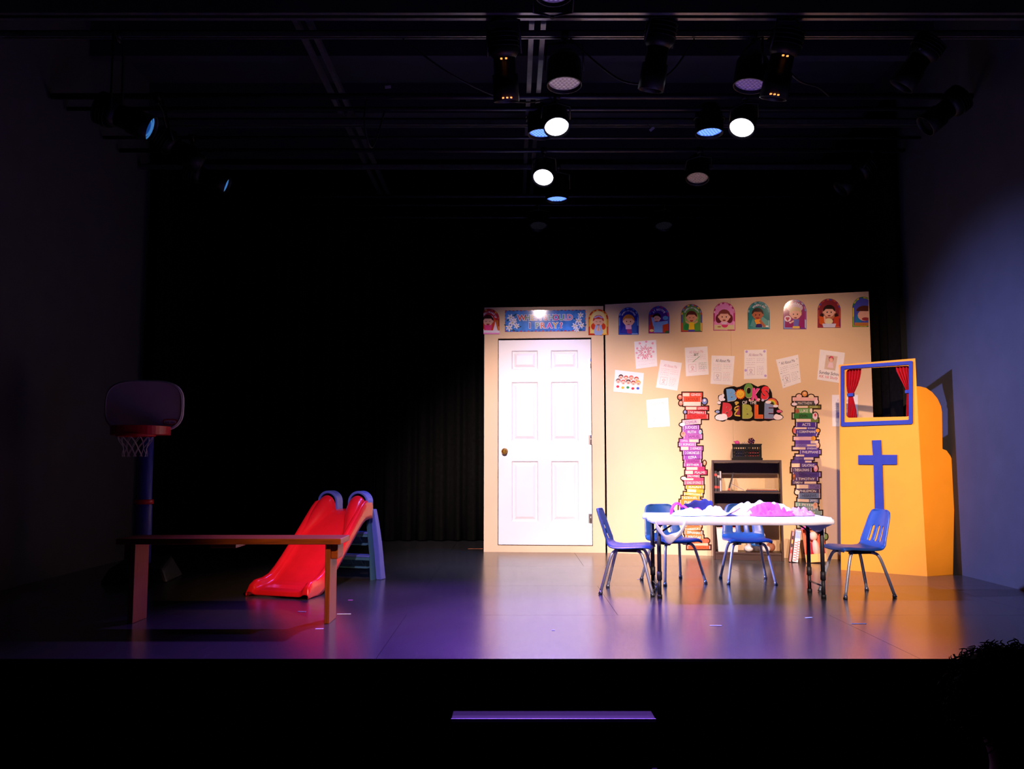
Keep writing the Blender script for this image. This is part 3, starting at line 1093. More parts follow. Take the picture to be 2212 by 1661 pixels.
Wt = 'fff4f6'
L_ = [
    (1474, 1517, 848, 857, 'e85848', 'GENESIS', Wt, ('l', .36), 0),
    (1474, 1516, 857, 868, 'e05a40', 'EXODUS', 'a83028', None, 0),
    (1476, 1514, 868, 877, 'f2dcd0', None, Wt, None, 0),
    (1481, 1530, 878, 886, 'd84854', 'LEVITICUS', Wt, ('l', .48), 0),
    (1485, 1526, 887, 895, 'd04050', 'NUMBERS', Wt, None, .05),
    (1480, 1530, 895, 905, 'e04848', 'DEUTERONOMY', '9c2430', None, 0),
    (1474, 1514, 906, 917, 'f4c8d0', 'JOSHUA', '7c4ca0', ('r', .1), -.08),
    (1474, 1511, 918, 928, 'a05cc0', 'JUDGES', Wt, None, 0),
    (1474, 1515, 928, 938, 'b064c0', 'RUTH', Wt, None, 0),
    (1476, 1517, 938, 948, 'c074c4', '1 SAMUEL', '6c3080', None, 0),
    (1468, 1510, 948, 956, 'b868c0', '2 SAMUEL', Wt, ('r', .5), 0),
    (1466, 1504, 956, 964, 'c070c8', '1 KINGS', Wt, None, 0),
    (1470, 1518, 964, 973, 'b460b8', '2 KINGS', Wt, ('l', .36), 0),
    (1475, 1516, 973, 983, '9850b4', '2 CHRONICLES', Wt, None, 0),
    (1476, 1516, 983, 992, 'a055b8', 'EZRA', Wt, None, -.06),
    (1478, 1515, 992, 1000, 'b058a8', 'NEHEMIAH', '6c2c6c', None, 0),
    (1477, 1517, 1000, 1008, 'b050a0', 'ESTHER', Wt, None, 0),
    (1482, 1522, 1008, 1016, 'd84c80', 'JOB', 'a02450', ('l', .62), 0),
    (1480, 1527, 1016, 1025, 'd03c68', 'PSALMS', Wt, ('l', .36), 0),
    (1484, 1512, 1025, 1032, 'c84070', 'PROVERBS', Wt, None, 0),
    (1476, 1520, 1032, 1038, 'd85078', None, Wt, ('l', .5), 0),
    (1478, 1520, 1038, 1047, 'e06080', 'SONG OF SONGS', 'fce0e4', None, 0),
    (1481, 1521, 1048, 1056, 'e8a83c', 'ISAIAH', Wt, None, 0),
    (1484, 1520, 1056, 1064, 'e8b444', None, Wt, ('l', .55), .06),
    (1477, 1518, 1064, 1071, 'ecb848', 'LAMENTATIONS', Wt, None, .08),
    (1472, 1512, 1071, 1079, 'e89c38', 'EZEKIEL', Wt, None, 0),
    (1468, 1516, 1079, 1092, 'e88c3c', 'DANIEL', Wt, None, 0),
    (1466, 1522, 1092, 1128, 'e07c40', None, Wt, None, 0),
    (1478, 1524, 1128, 1132, 'e88858', None, Wt, ('l', .5), 0),
    (1480, 1516, 1132, 1139, 'e88850', 'MICAH', 'b04c30', None, 0),
    (1479, 1514, 1139, 1146, 'e89058', 'HABAKKUK', Wt, None, -.04),
    (1478, 1518, 1146, 1155, 'e07c40', 'ZEPHANIAH', Wt, None, .08),
    (1480, 1520, 1155, 1165, 'e48448', 'HAGGAI', Wt, None, .06),
    (1484, 1528, 1164, 1174, 'e07048', 'ZECHARIAH', 'b84c30', None, -.04),
    (1486, 1530, 1173, 1179, 'f0c0a0', None, Wt, None, 0),
    (1484, 1535, 1178, 1186, 'e06038', 'MALACHI', 'a83c28', None, 0),
]
tower('tall printed tower of red, purple and orange books left of the bookcase', L_,
      [(1469, 858, 4.5, 5, 'e07864', 'f0b8a0'), (1471, 871, 4, 5, 'e89080', 'f0c0b0'), (1522, 867, 5.5, 6.5, '7c90d0', 'f0e8f0'), (1480, 890, 3, 3.5, '98a4d8'),
       (1474, 917, 6, 3.6, 'fdf4f8'), (1513, 933, 3.4, 5, 'a8d0ec', 'f2c0a8'), (1476, 938, 5, 5.5, 'f0a898', 'e88878'), (1522, 1000, 2.8, 5, 'e89c78', 'f0c0a8'), (1477, 1033, 5.5, 3.4, 'fdf2f2'), (1526, 1168, 6.5, 5, 'e06c50')], 1187)
R_ = [
    (1712, 1766, 858, 866, 'ecb8b4', None, Wt, None, 0),
    (1714, 1764, 866, 876, '4c484c', 'MATTHEW', 'e8dcd8', None, 0),
    (1720, 1772, 876, 882, '787838', 'MARK', 'e0e0a0', ('l', .48), 0),
    (1718, 1755, 882, 893, '6ca058', 'LUKE', Wt, None, 0),
    (1712, 1758, 893, 904, '3c7c44', 'JOHN', '3c2420', None, 0),
    (1719, 1768, 904, 912, '788848', None, Wt, ('l', .66), 0),
    (1719, 1764, 912, 922, '543c9c', 'ACTS', Wt, None, 0),
    (1716, 1764, 922, 928, '5c489c', 'ROMANS', Wt, ('l', .55), 0),
    (1716, 1768, 928, 937, '504098', '1 CORINTHIANS', Wt, None, 0),
    (1720, 1766, 936, 943, '5c4aa4', None, Wt, None, -.04),
    (1714, 1760, 943, 951, 'ecbcc4', None, Wt, None, 0),
    (1718, 1768, 951, 959, '7050b0', None, Wt, ('r', .34), 0),
    (1718, 1768, 959, 965, '9078c4', 'GALATIANS', '6048a0', ('r', .5), 0),
    (1712, 1768, 965, 972, '6848a4', 'EPHESIANS', Wt, ('l', .5), 0),
    (1727, 1773, 972, 981, '6850ac', 'PHILIPPIANS', Wt, None, 0),
    (1718, 1768, 981, 987, '5c48a4', None, Wt, ('l', .38), 0),
    (1715, 1758, 987, 994, '54408c', 'COLOSSIANS', '9080c0', ('r', .5), 0),
    (1710, 1754, 994, 1000, '584494', None, Wt, ('r', .34), 0),
    (1709, 1764, 1000, 1010, '604890', 'GALATIANS', Wt, ('l', .34), 0),
    (1708, 1754, 1010, 1020, '54406c', '1 THESSALONIANS', 'e8d8e4', None, 0),
    (1712, 1773, 1020, 1030, '5c4888', '2 THESSALONIANS', '3c2c6c', None, 0),
    (1712, 1768, 1030, 1039, '5c4880', '1 TIMOTHY', Wt, None, 0),
    (1711, 1764, 1039, 1046, '54406c', '2 TIMOTHY', Wt, ('r', .5), 0),
    (1720, 1772, 1046, 1056, '8874b4', 'TITUS', '4c3870', ('l', .5), 0),
    (1718, 1772, 1056, 1065, '50446c', 'PHILEMON', Wt, None, 0),
    (1724, 1772, 1065, 1076, '7488b4', 'HEBREWS', '3c3450', None, 0),
    (1722, 1768, 1077, 1085, '6c80b0', 'JAMES', Wt, ('l', .55), .05),
    (1718, 1766, 1086, 1095, '88b0b0', '1 PETER', Wt, None, .06),
    (1724, 1768, 1095, 1103, '8098b0', '2 PETER', Wt, None, 0),
    (1716, 1776, 1103, 1112, '88a8a8', '1 JOHN', Wt, None, 0),
    (1718, 1772, 1112, 1122, '7898a0', '2 JOHN', Wt, None, 0),
    (1720, 1770, 1122, 1132, '90a898', '3 JOHN', Wt, None, 0),
    (1722, 1776, 1132, 1140, '98a488', 'JUDE', Wt, None, 0),
    (1734, 1782, 1140, 1150, 'd8ccb0', None, Wt, None, 0),
    (1736, 1782, 1150, 1161, '3c7c4c', 'REVELATION', 'd8e8c8', None, 0),
    (1738, 1781, 1161, 1194, '78a878', None, Wt, None, 0),
]
tower('tall printed tower of green, purple and blue books right of the bookcase', R_,
      [(1738, 851, 5.5, 5.5, 'e89c58', 'f0c09c'), (1726, 856, 6, 4.5, 'f0c0b8'), (1752, 857, 6, 4.5, 'ecd0b0'), (1716, 873, 6, 3.4, 'f4e4f0'), (1763, 868, 4.5, 5, 'f0d0dc'), (1722, 888, 4, 5, 'b06050'), (1752, 887, 3, 5, 'f0e0d0'),
       (1761, 899, 5, 8, 'f4dce0', 'd84860'), (1716, 930, 3, 6, 'e87868'), (1766, 930, 4.5, 4, 'f0a040'), (1757, 947, 5, 5, 'f0a840'), (1766, 962, 4, 5.5, 'e8b0a0', 'f0d0c0'), (1762, 1012, 4.5, 7, 'ec98a0', 'f4d0d0'),
       (1715, 1030, 3.2, 7, '7c4c34', 'd8785c'), (1722, 1063, 5, 5, 'f4e0dc'), (1761, 1092, 5.5, 7, 'f0c4b0', 'e89880'), (1784, 1159, 3.5, 6, '88a058')], 1196)

# ================================================================== WORD SIGN
zx, zy, zk = 1535, 820, 13.012


def Z(x, y):
    return (zx + x / zk, zy + y / zk)


rp = onp(1620, 911, PB)
t = thing('word_sign', 'dark cut-out sign with colourful lettering, clouds and a rainbow above the bookcase', 'wall sign', rp)
outline = [(360, 330), (380, 260), (440, 225), (560, 195), (660, 185), (740, 215), (830, 195), (900, 160), (960, 120), (1060, 92), (1160, 110), (1240, 160), (1330, 200), (1400, 170), (1500, 150), (1600, 180), (1680, 270), (1725, 380), (1735, 500),
           (1840, 545), (1900, 620), (1910, 700), (1900, 800), (1960, 850), (2010, 870), (2030, 900), (1990, 930), (1950, 960), (2020, 1000), (2050, 1060), (2010, 1110), (1930, 1140), (1840, 1135), (1760, 1130), (1640, 1165), (1530, 1150), (1420, 1168),
           (1300, 1165), (1200, 1140), (1100, 1168), (960, 1165), (860, 1140), (780, 1165), (700, 1155), (640, 1120), (560, 1140), (450, 1125), (400, 1165), (330, 1180), (250, 1155), (170, 1145), (115, 1090), (110, 1020), (170, 975), (215, 955), (150, 935), (110, 905), (115, 870),
           (200, 840), (250, 850), (265, 780), (285, 705), (230, 712), (190, 680), (190, 620), (235, 590), (210, 520), (215, 450), (260, 425), (330, 400), (370, 415)]
sheet('backing', PB, [Z(*p) for p in outline], .004, mat('sign_dark_brown', '1c1312', .85, spec=.1), t, rp, .005)
P = Print(PB, .005)


def big(ch, x, y, h, c, rot=0, lw='f6e0b8', wd=None, ly=3, bold=.07):
    a = Z(x, y)
    P.text(ch, a[0] + .4, a[1] + .8, h / zk, lw, ly, rot=rot, bold=bold, wd=wd / zk if wd else None)
    P.text(ch, a[0], a[1], h / zk, c, ly + 1.5, rot=rot, bold=bold, wd=wd / zk if wd else None)


big('B', 590, 425, 290, '78b0ec', -.1, wd=270)
big('O', 1070, 305, 340, '6c9c50', 0, wd=270)
big('K', 1275, 415, 300, 'e85098', .1, wd=230, ly=6)
big('S', 1530, 375, 310, 'e83c44', .1, lw='a8c0f0', wd=220, ly=8)
cs = Z(835, 410)
for k in range(16):
    a = k * 6.283 / 16
    P.line([(cs[0] + 9 * math.cos(a), cs[1] + 9 * math.sin(a)), (cs[0] + 11.2 * math.cos(a), cs[1] + 11.2 * math.sin(a))], 2.2, 'e86030', 11)
P.ell(*cs, 9.6, 9.6, 'ec8838', 11.5, n=24)
P.ell(*cs, 8.4, 8.4, 'f4c040', 12, n=24)
for dx in (-4, 4):
    P.ell(cs[0] + dx, cs[1] - .6, .6, .9, 'a05028', 12.5, n=8)
    P.ell(cs[0] + dx * 1.2, cs[1] + 1.8, .9, .7, 'e88030', 12.5, n=8)
P.line([(cs[0] - 3, cs[1] + 2.6), (cs[0] - 1, cs[1] + 4), (cs[0] + 1, cs[1] + 4), (cs[0] + 3, cs[1] + 2.6)], .6, 'a05028', 12.5)
a = Z(960, 645)
P.text('OF', a[0], a[1], 7, 'f4eef0', 3, bold=.01, wd=10.5)
a = Z(1195, 645)
P.text('THE', a[0], a[1], 7, 'f4eef0', 3, bold=.01, wd=14.5)
big('B', 470, 855, 340, 'd84450', .1, wd=290, lw='f0c0a0')
big('B', 1035, 890, 330, 'b0b858', 0, wd=290, lw='e8d8a0')
big('L', 1350, 895, 320, 'ec6838', 0, wd=240, lw='f4a880')
big('E', 1640, 870, 370, '8898c0', .03, wd=260, lw='c87cb0')
# scroll shaped letter i
pth = smoothpath([V((*Z(790, 740), 0)), V((*Z(690, 790), 0)), V((*Z(690, 860), 0)), V((*Z(780, 830), 0)), V((*Z(700, 930), 0)), V((*Z(690, 1000), 0)), V((*Z(830, 1020), 0))], 5)
P.poly([Z(760, 730), Z(820, 740), Z(825, 1040), Z(720, 1020)], '8c3858', 3)
P.line([(p.x, p.y) for p in pth], 2.6, 'ecc458', 4)
P.ell(*Z(735, 650), 4.8, 3, 'd8b860', 4, n=12)
P.ell(*Z(720, 700), 2, 1.5, 'ecc458', 4, n=8)
# rainbow
for k, c in enumerate(['e05858', 'ec9038', 'f0d050', '88a848', '3a2c28']):
    q = Z(1720, 690)
    P.ell(q[0], q[1], 12.6 - k * 2.1, 13 - k * 2.2, c, 5 + k * .4, n=20, a0=-20, a1=165)
for x, y, rx, ry, c in ((1620, 635, 6.5, 3.4, 'f2e8f4'), (1830, 745, 5.6, 3, 'f2e8f4'), (300, 1060, 13, 7, 'fdf4f8'), (210, 1070, 6, 5, 'fdf4f8'), (370, 1020, 7, 5, 'fdf4f8'), (420, 1070, 4.5, 4.4, 'fdf4f8'),
                        (1890, 1060, 9.5, 5.6, 'fdeef6'), (1960, 1060, 5, 4, 'fdeef6'), (1850, 1020, 5, 4, 'fdeef6'), (200, 905, 4.4, 3, 'a0b0e0'), (1920, 890, 5.4, 3.2, 'e87098'), (1980, 905, 2.4, 1.6, 'e87098'),
                        (300, 520, 5.5, 7, 'f6ecf4'), (350, 450, 3, 4, 'f6ecf4'), (360, 560, 4, 3, 'f6ecf4'), (240, 650, 4, 3.4, 'f6ecf4'), (1350, 560, 3.4, 2.6, 'f4b8b8'), (1465, 580, 3, 2.6, 'd8c0e8'), (1100, 580, 2.2, 3, 'f0c8b8')):
    a = Z(x, y)
    P.ell(a[0], a[1], rx, ry, c, 14 + random.random(), n=14)
P.build('printed_letters', t, rp)

# ================================================================== BOOKCASE
M_ESP = mat('espresso_laminate', '402620', .4, spec=.5, var=.12, scale=10, ani=(1, 1, 6))
S0 = V((1.83, 8.10, 0))
S1 = V((2.425, 7.945, 0))
eS, nS = frame(S0, S1)
angS = math.atan2(eS.y, eS.x)
LS = (S1 - S0).length
tS = thing('bookcase', 'dark brown low bookcase standing against the cream flat', 'bookcase', S0, angS)
# local: x along front, y back, z up
SD = .255
for x in (.009, LS - .009):
    MB().box((x, SD / 2, .45), (.018, SD, .90)).build('side_panel', M_ESP, tS, bevel=.002)
MB().box((LS / 2, SD / 2 - .002, .888), (LS - .0362, SD + .002, .024)).build('top_panel', M_ESP, tS, bevel=.002)
for z in (.607, .325, .06):
    MB().box((LS / 2, SD / 2, z), (LS - .038, SD - .012, .018)).build('shelf', M_ESP, tS, bevel=.0015)
MB().box((LS / 2, .02, .026), (LS - .038, .015, .05)).build('plinth', M_ESP, tS)
MB().box((LS / 2, SD - .012, .822), (LS - .038, .012, .106)).build('back_rail', M_ESP, tS)
MB().box((LS / 2, SD - .012, .50), (LS - .038, .012, .19)).build('back_rail', M_ESP, tS)


def inS(x, y, z):
    return S0 + eS * x - nS * y + UP * z


def book(label, x, y, z, th, dp, ht, cov, tilt=0, flat=False, name='book', cat='book', group=None, band=None):
    """upright book; spine towards the front; tilt rotates in the shelf plane"""
    p = inS(x, y, z)
    t = thing(name, label, cat, p, angS, group)
    R = Matrix.Rotation(-tilt, 3, 'Y')
    c = mat('cover_' + cov, cov, .4)
    pg = mat('book_pages', 'e8dcc8', .8)
    if flat:
        c1 = MB(); c1.box((th / 2, dp / 2, ht / 2), (th, dp, ht), c)
        c1.build('cover', c, t, bevel=.002)
        MB().box((th / 2 + .002, dp / 2 + .002, ht / 2), (th - .002, dp, ht - .006)).build('pages', pg, t)
        return t
    o = MB()
    o.box(R @ V((.0015, dp / 2, ht / 2)), (.003, dp, ht), c, R)
    o.box(R @ V((th - .0015, dp / 2, ht / 2)), (.003, dp, ht), c, R)
    o.box(R @ V((th / 2, .002, ht / 2)), (th, .004, ht), c, R)
    o.build('cover', c, t)
    MB().box(R @ V((th / 2, dp / 2, ht / 2)), (th - .006, dp - .012, ht - .008), None, R).build('pages', pg, t)
    if band:
        for (f, bc) in band:
            MB().box(R @ V((th / 2, -.0006, ht * f)), (th + .001, .0014, ht * .12), None, R).build('spine_label', mat('band_' + bc, bc, .5), t)
    return t


zt = .617
book('black spined book standing at the far left of the upper shelf', .022, .03, zt, .024, .17, .185, '1c1618', band=[(.8, 'c83020'), (.2, 'c83020')], group='books on the upper shelf of the bookcase')
book('dark book with a pale spine label, second from the left on the upper shelf', .049, .035, zt, .017, .16, .178, '2a1c1c', band=[(.75, 'c8a8a0'), (.2, 'b02818')], group='books on the upper shelf of the bookcase')
book('white spined book, third from the left on the upper shelf', .069, .03, zt, .014, .17, .182, 'd8ccd0', band=[(.6, '403038')], group='books on the upper shelf of the bookcase')
book('dark book with a red stripe leaning left on the upper shelf', .136, .03, zt, .014, .16, .178, '2c2020', tilt=-.28, band=[(.12, 'd04028')], group='books on the upper shelf of the bookcase')
for (lab, x0, z0, x1, z1, c) in (('thin pale booklet sloping down from the leaning book', .150, .69, .285, .622, 'd0b8b0'),):
    p = inS(x0, .04, z0)
    R = Matrix.Rotation(math.atan2(z0 - z1, x1 - x0), 3, 'Y')
    Lb = math.hypot(x1 - x0, z1 - z0)
    o = MB().box(R @ V((Lb / 2, .09, 0)), (Lb, .17, .004), mat('booklet_' + c, c, .5), R)
    ob = o.build('booklet', None)
    ob.location = p
    ob.rotation_euler = (0, 0, angS)
    tag(ob, lab, 'book')
book('wide dark blue picture book lying flat on the upper shelf', .30, .03, zt, .285, .2, .008, '1c2850', flat=True, group='books lying on the upper shelf')
book('orange picture book lying on top of the blue one on the shelf', .31, .035, zt + .009, .26, .19, .007, 'b85c38', flat=True, group='books lying on the upper shelf')
book('cream thin book lying topmost on the upper shelf pile', .315, .04, zt + .017, .25, .18, .006, 'e0c8a0', flat=True, group='books lying on the upper shelf')

# crate on the bookcase
M_CRATE = mat('black_crate_plastic', '0a090d', .6, spec=.2)
cw, cdp, ch = .265, .19, .148
cx0 = .185
tC = thing('crate', 'small black plastic crate with hole pattern on top of the bookcase', 'crate', inS(cx0 + cw / 2, .125, .900), angS)


def crate_wall(L, axis, pos):
    mb = MB()

    def bx(a0, a1, z0, z1, t0=0, t1=.004):
        if axis == 'x':
            mb.b2((a0, pos - .002, z0), (a1, pos + .002, z1))
        else:
            mb.b2((pos - .002, a0, z0), (pos + .002, a1, z1))
    bx(-L / 2, L / 2, .0, .036)
    bx(-L / 2, L / 2, .118, ch)
    n = 12 if L > .2 else 8
    st = L / n
    for i in range(n + 1):
        hw = .0042 if i not in (0, n // 2, n) else .011
        a = max(-L / 2, -L / 2 + i * st - hw)
        b = min(L / 2, -L / 2 + i * st + hw)
        bx(a, b, .036, .118)
    for z in (.058, .086):
        bx(-L / 2, L / 2, z - .005, z + .005)
    return mb


for s in (-1, 1):
    crate_wall(cw - .012, 'x', s * (cdp / 2 - .004)).build('wall', M_CRATE, tC)
    crate_wall(cdp - .012, 'y', s * (cw / 2 - .006)).build('wall', M_CRATE, tC)
mb = MB()
mb.b2((-cw / 2, -cdp / 2, ch - .010), (cw / 2, -cdp / 2 + .012, ch))
mb.b2((-cw / 2, cdp / 2 - .012, ch - .010), (cw / 2, cdp / 2, ch))
mb.b2((-cw / 2, -cdp / 2, ch - .010), (-cw / 2 + .012, cdp / 2, ch))
mb.b2((cw / 2 - .012, -cdp / 2, ch - .010), (cw / 2, cdp / 2, ch))
mb.build('rim', M_CRATE, tC)
MB().b2((-cw / 2 + .004, -cdp / 2 + .002, 0), (cw / 2 - .004, cdp / 2 - .002, .004)).build('base', M_CRATE, tC)
for sx in (-1, 1):
    for sy in (-1, 1):
        MB().box((sx * (cw / 2 - .005), sy * (cdp / 2 - .006), .01), (.018, .012, .02)).build('foot', M_CRATE, tC)


def inC(x, y, z):
    return inS(cx0 + cw / 2 + x, .125 + y, .900 + z)


o = MB().box((0, 0, .042), (.13, .13, .075), mat('crate_red_box', 'c02028', .4)).build('red_box', None, bevel=.003)
o.location = inC(.045, .0, .006); o.rotation_euler = (0, 0, angS)
tag(o, 'red box inside the black crate showing through its holes', 'box')
o = MB().box((0, 0, .042), (.07, .12, .08), mat('crate_blue_box', '2c3478', .4)).build('blue_box', None, bevel=.003)
o.location = inC(-.065, 0, .006); o.rotation_euler = (0, 0, angS)
tag(o, 'blue box at the left inside the black crate', 'box')
# pinwheel like foil flower on the crate
t = thing('foil_pinwheel', 'dark purple foil pinwheel sticking out of the black crate', 'pinwheel', inC(.02, -.02, .006), angS)
MB().cyl((0, 0, 0), (.02, 0, .165), .003, n=6).build('stick', mat('stick_grey', '88808c', .4), t)
for k in range(6):
    a = k * 1.047
    mb = MB()
    c = V((.02, -.006, .168))
    d = V((math.cos(a), 0, math.sin(a)))
    e = V((math.cos(a + .9), 0, math.sin(a + .9)))
    mb.add([c, c + d * .035, c + e * .030 + V((0, -.016, 0))], [(0, 1, 2)])
    mb.build('vane', mat(['foil_purple', 'foil_plum'][k % 2], ['4c2468', '6c1c50'][k % 2], .25, metal=.5), t, solid=.001)
o = MB().sphere((0, 0, 0), (.022, .02, .022)).sphere((-.018, 0, .012), (.016, .01, .006)).build('pink_toy', mat('pink_plush', 'd84898', .8))
o.location = inC(-.085, -.03, .158)
tag(o, 'small pink toy peeking over the left rim of the black crate', 'toy')
mb = MB()
for k in range(5):
    q = V((-.02 + .02 * k, 0, 0))
    mb.tube([q, q + V((.01, 0, .02 + .006 * (k % 2))), q + V((.022, 0, 0))], .003, 5)
o = mb.build('ribbon_bundle', mat('ribbon_lilac', '9c88a8', .4))
o.location = inC(-.03, -.03, .143)
tag(o, 'curly lilac ribbon bundle on the rim of the black crate', 'ribbon')

# things on the bottom shelf
zb = .069
p = inS(.13, .12, zb)
t = thing('storage_bin', 'tall cream storage bin on the bottom shelf of the bookcase', 'bin', p, angS)
mb = MB()
a, b, hh = .085, .098, .215
mb.add([(-a, -.07, 0), (a, -.07, 0), (a, .07, 0), (-a, .07, 0), (-b, -.08, hh), (b, -.08, hh), (b, .08, hh), (-b, .08, hh)], [(0, 1, 2, 3), (0, 1, 5, 4), (1, 2, 6, 5), (2, 3, 7, 6), (3, 0, 4, 7)])
mb.build('body', mat('cream_plastic', 'ecdcd4', .5), t, solid=.003)
mb = MB().tube([(-b, -.08, hh), (b, -.08, hh), (b, .08, hh), (-b, .08, hh)], .005, 6, closed=True)
mb.build('rim', mat('cream_plastic', 'ecdcd4', .5), t)
o = MB().add([(-.06, -.05, 0), (.09, -.06, -.01), (.05, .0, .045), (-.05, .04, .01), (.0, .06, -.012)], [(0, 1, 2), (0, 2, 3), (2, 1, 4), (2, 4, 3)]).build('red_paper', mat('red_paper', 'd8402c', .6), solid=.001)
o.location = inS(.12, .10, zb + .218); o.rotation_euler = (0, 0, angS)
tag(o, 'red folded paper lying on the cream bin in the bookcase', 'paper')
t = thing('plush_toy', 'white plush toy with a blue bow lying on the bottom shelf', 'plush toy', inS(.385, .09, zb), angS)
M_PL = mat('white_plush', 'f0e8ea', .95, spec=.1, bump=.5, scale=120)
mb = MB()
mb.sphere((0, .05, .075), (.095, .07, .072)).sphere((-.075, -.01, .03), (.042, .05, .032)).sphere((.075, -.01, .03), (.042, .05, .032)).sphere((0, -.01, .10), (.07, .06, .055))
mb.build('body', M_PL, t)
MB().sphere((-.055, 0, .145), (.02, .012, .03)).build('ear', M_PL, t)
MB().sphere((.055, 0, .145), (.02, .012, .03)).build('ear', M_PL, t)
mb = MB()
mb.sphere((-.026, -.072, .075), (.028, .012, .018)).sphere((.026, -.072, .072), (.028, .012, .018)).sphere((0, -.078, .073), (.01, .01, .012))
b_ = mb.build('bow', mat('blue_satin', '2c6cc0', .35), t)
b_['label'] = 'blue bow'
o = MB().sphere((0, 0, .042), (.042, .042, .042)).build('ball', mat('brown_ball', '9c5c44', .6, var=.2))
o.location = inS(.505, .14, zb)
tag(o, 'brown ball at the right end of the bottom shelf', 'ball')

# game box leaning beside the bookcase
GP = V((2.495, 7.845, 0))
t = thing('game_box', 'slim red and white striped game box leaning against the bookcase', 'game box', GP, angS)
R = Matrix.Rotation(.13, 3, 'Y')
bw, bd, bh = .047, .20, .275
ZOF = V((-.004, 0, .0062))
MB().box(R @ V((0, bd / 2, bh / 2)) + ZOF, (bw, bd, bh), mat('game_white', 'f0e4e4', .45), R).build('box', None, t, bevel=.001)
for k in range(16):
    f = .06 + k * .04
    MB().box(R @ V((.012 if k % 2 else -.006, -.0006, bh * f)) + ZOF, (bw * (.45 if k % 2 else .6), .001, bh * .018), mat('game_red', 'd04038', .45), R).build('printed_stripe', None, t)
for k in range(4):
    MB().box(R @ V((-.018 + .012 * k, -.0006, bh * .87)) + ZOF, (.006, .001, bh * .22), mat('game_blue', '6c98d8', .45), R).build('printed_stripe', None, t)
t = thing('picture_book', 'pink picture book with dark tabs leaning behind the striped game box', 'book', GP + V((-.028, .012, 0)), angS)
R2 = Matrix.Rotation(.135, 3, 'Y')
MB().box(R2 @ V((-.012, .11, .13)) + V((-.004, 0, .005)), (.016, .19, .26), mat('book_pink', 'e09890', .5), R2).build('cover', None, t)
for f, c in ((.35, 'c83838'), (.55, '281c1c'), (.68, 'e8c060'), (.82, '281c1c')):
    MB().box(R2 @ V((-.012, .0135, .26 * f)) + V((-.004, 0, .005)), (.012, .004, .03), mat('tab_' + c, c, .5), R2).build('tab', None, t)

# doll box (generic figure) leaning on the flat
DP = V((2.665, 7.80, 0))
t = thing('toy_box', 'pink edged toy package with a clear window standing right of the bookcase', 'toy box', DP, angS)
R = Matrix.Rotation(-.10, 3, 'Y') @ Matrix.Rotation(-.06, 3, 'X')
ZO = V((0, 0, .010))
dw, dd, dh = .175, .085, .315
M_PK = mat('toybox_pink', 'e0489c', .4)
M_OR = mat('toybox_orange', 'e86c48', .4)
M_YE = mat('toybox_yellow', 'f0b860', .45)
mb = MB()
mb.box(R @ V((0, dd - .003, dh / 2)) + ZO, (dw, .006, dh), M_OR, R)
mb.box(R @ V((-dw / 2 + .003, dd / 2, dh / 2)) + ZO, (.006, dd, dh), M_OR, R)
mb.box(R @ V((dw / 2 - .003, dd / 2, dh / 2)) + ZO, (.006, dd, dh), M_OR, R)
mb.box(R @ V((0, dd / 2, .003)) + ZO, (dw, dd, .006), M_OR, R)
mb.build('carton', None, t)
MB().box(R @ V((0, dd / 2, dh - .012)) + ZO, (dw + .002, dd + .002, .026), M_PK, R).build('top_flap', None, t)
MB().box(R @ V((0, .002, .036)) + ZO, (dw - .002, .006, .07), M_YE, R).build('lower_panel', None, t)
mb = MB()
mb.sphere(R @ V((.005, .045, .225)) + ZO, (.038, .028, .04), mat('doll_skin', 'f0c8b4', .6))
mb.tube([R @ V((.01, .045, .19)) + ZO, R @ V((.012, .045, .16)) + ZO, R @ V((.015, .045, .06)) + ZO], [.012, .028, .044], 14, mat('doll_cream', 'ecc8b0', .7))
f_ = mb.build('figure', None, t)
mb = MB()
mb.tube([R @ V((-.03, .035, .17)) + ZO, R @ V((-.045, .03, .11)) + ZO, R @ V((-.03, .03, .062)) + ZO], [.012, .022, .026], 8, mat('doll_red', 'b81c38', .6))
mb.build('red_cloth', None, f_)
mb = MB()
mb.sphere(R @ V((-.035, .05, .262)) + ZO, (.024, .02, .02), mat('doll_brown', '5c2c28', .6)).sphere(R @ V((.04, .05, .258)) + ZO, (.02, .02, .026), mat('doll_brown', '5c2c28', .6)).sphere(R @ V((.0, .055, .268)) + ZO, (.03, .02, .018), mat('doll_orange', 'e08858', .6))
mb.build('hair', None, f_)

# ================================================================== PUPPET THEATRE
M_TH = mat('theatre_orange_board', 'ee9624', .75, spec=.25, var=.05, scale=4)
M_TB = mat('theatre_blue_felt', '2f3c84', .8, spec=.15, var=.06, scale=20)
M_TR = mat('theatre_red_cloth', 'a81420', .85, spec=.1, var=.1, scale=30)
T0, T1 = V((2.705, 7.34, 0)), V((3.213, 6.91, 0))
T2 = V((3.475, 7.035, 0))
eT, nT = frame(T0, T1)
PT = (T0, nT)
eT2, nT2 = frame(T1, T2)
PT2 = (T1, nT2)
tT = thing('puppet_theatre', 'orange cardboard puppet theatre with a curtained window and blue cross', 'puppet theatre', T0)


def proj(p):
    d = V(p) - CAM
    c, s_ = math.cos(PITCH), math.sin(PITCH)
    f = d.y * c + d.z * s_
    return (1106 + FPX * d.x / f, 830.5 - FPX * (d.z * c - d.y * s_) / f)


def zt8(x, y):
    return (1780 + x / 3.0764, 760 + y / 3.0764)


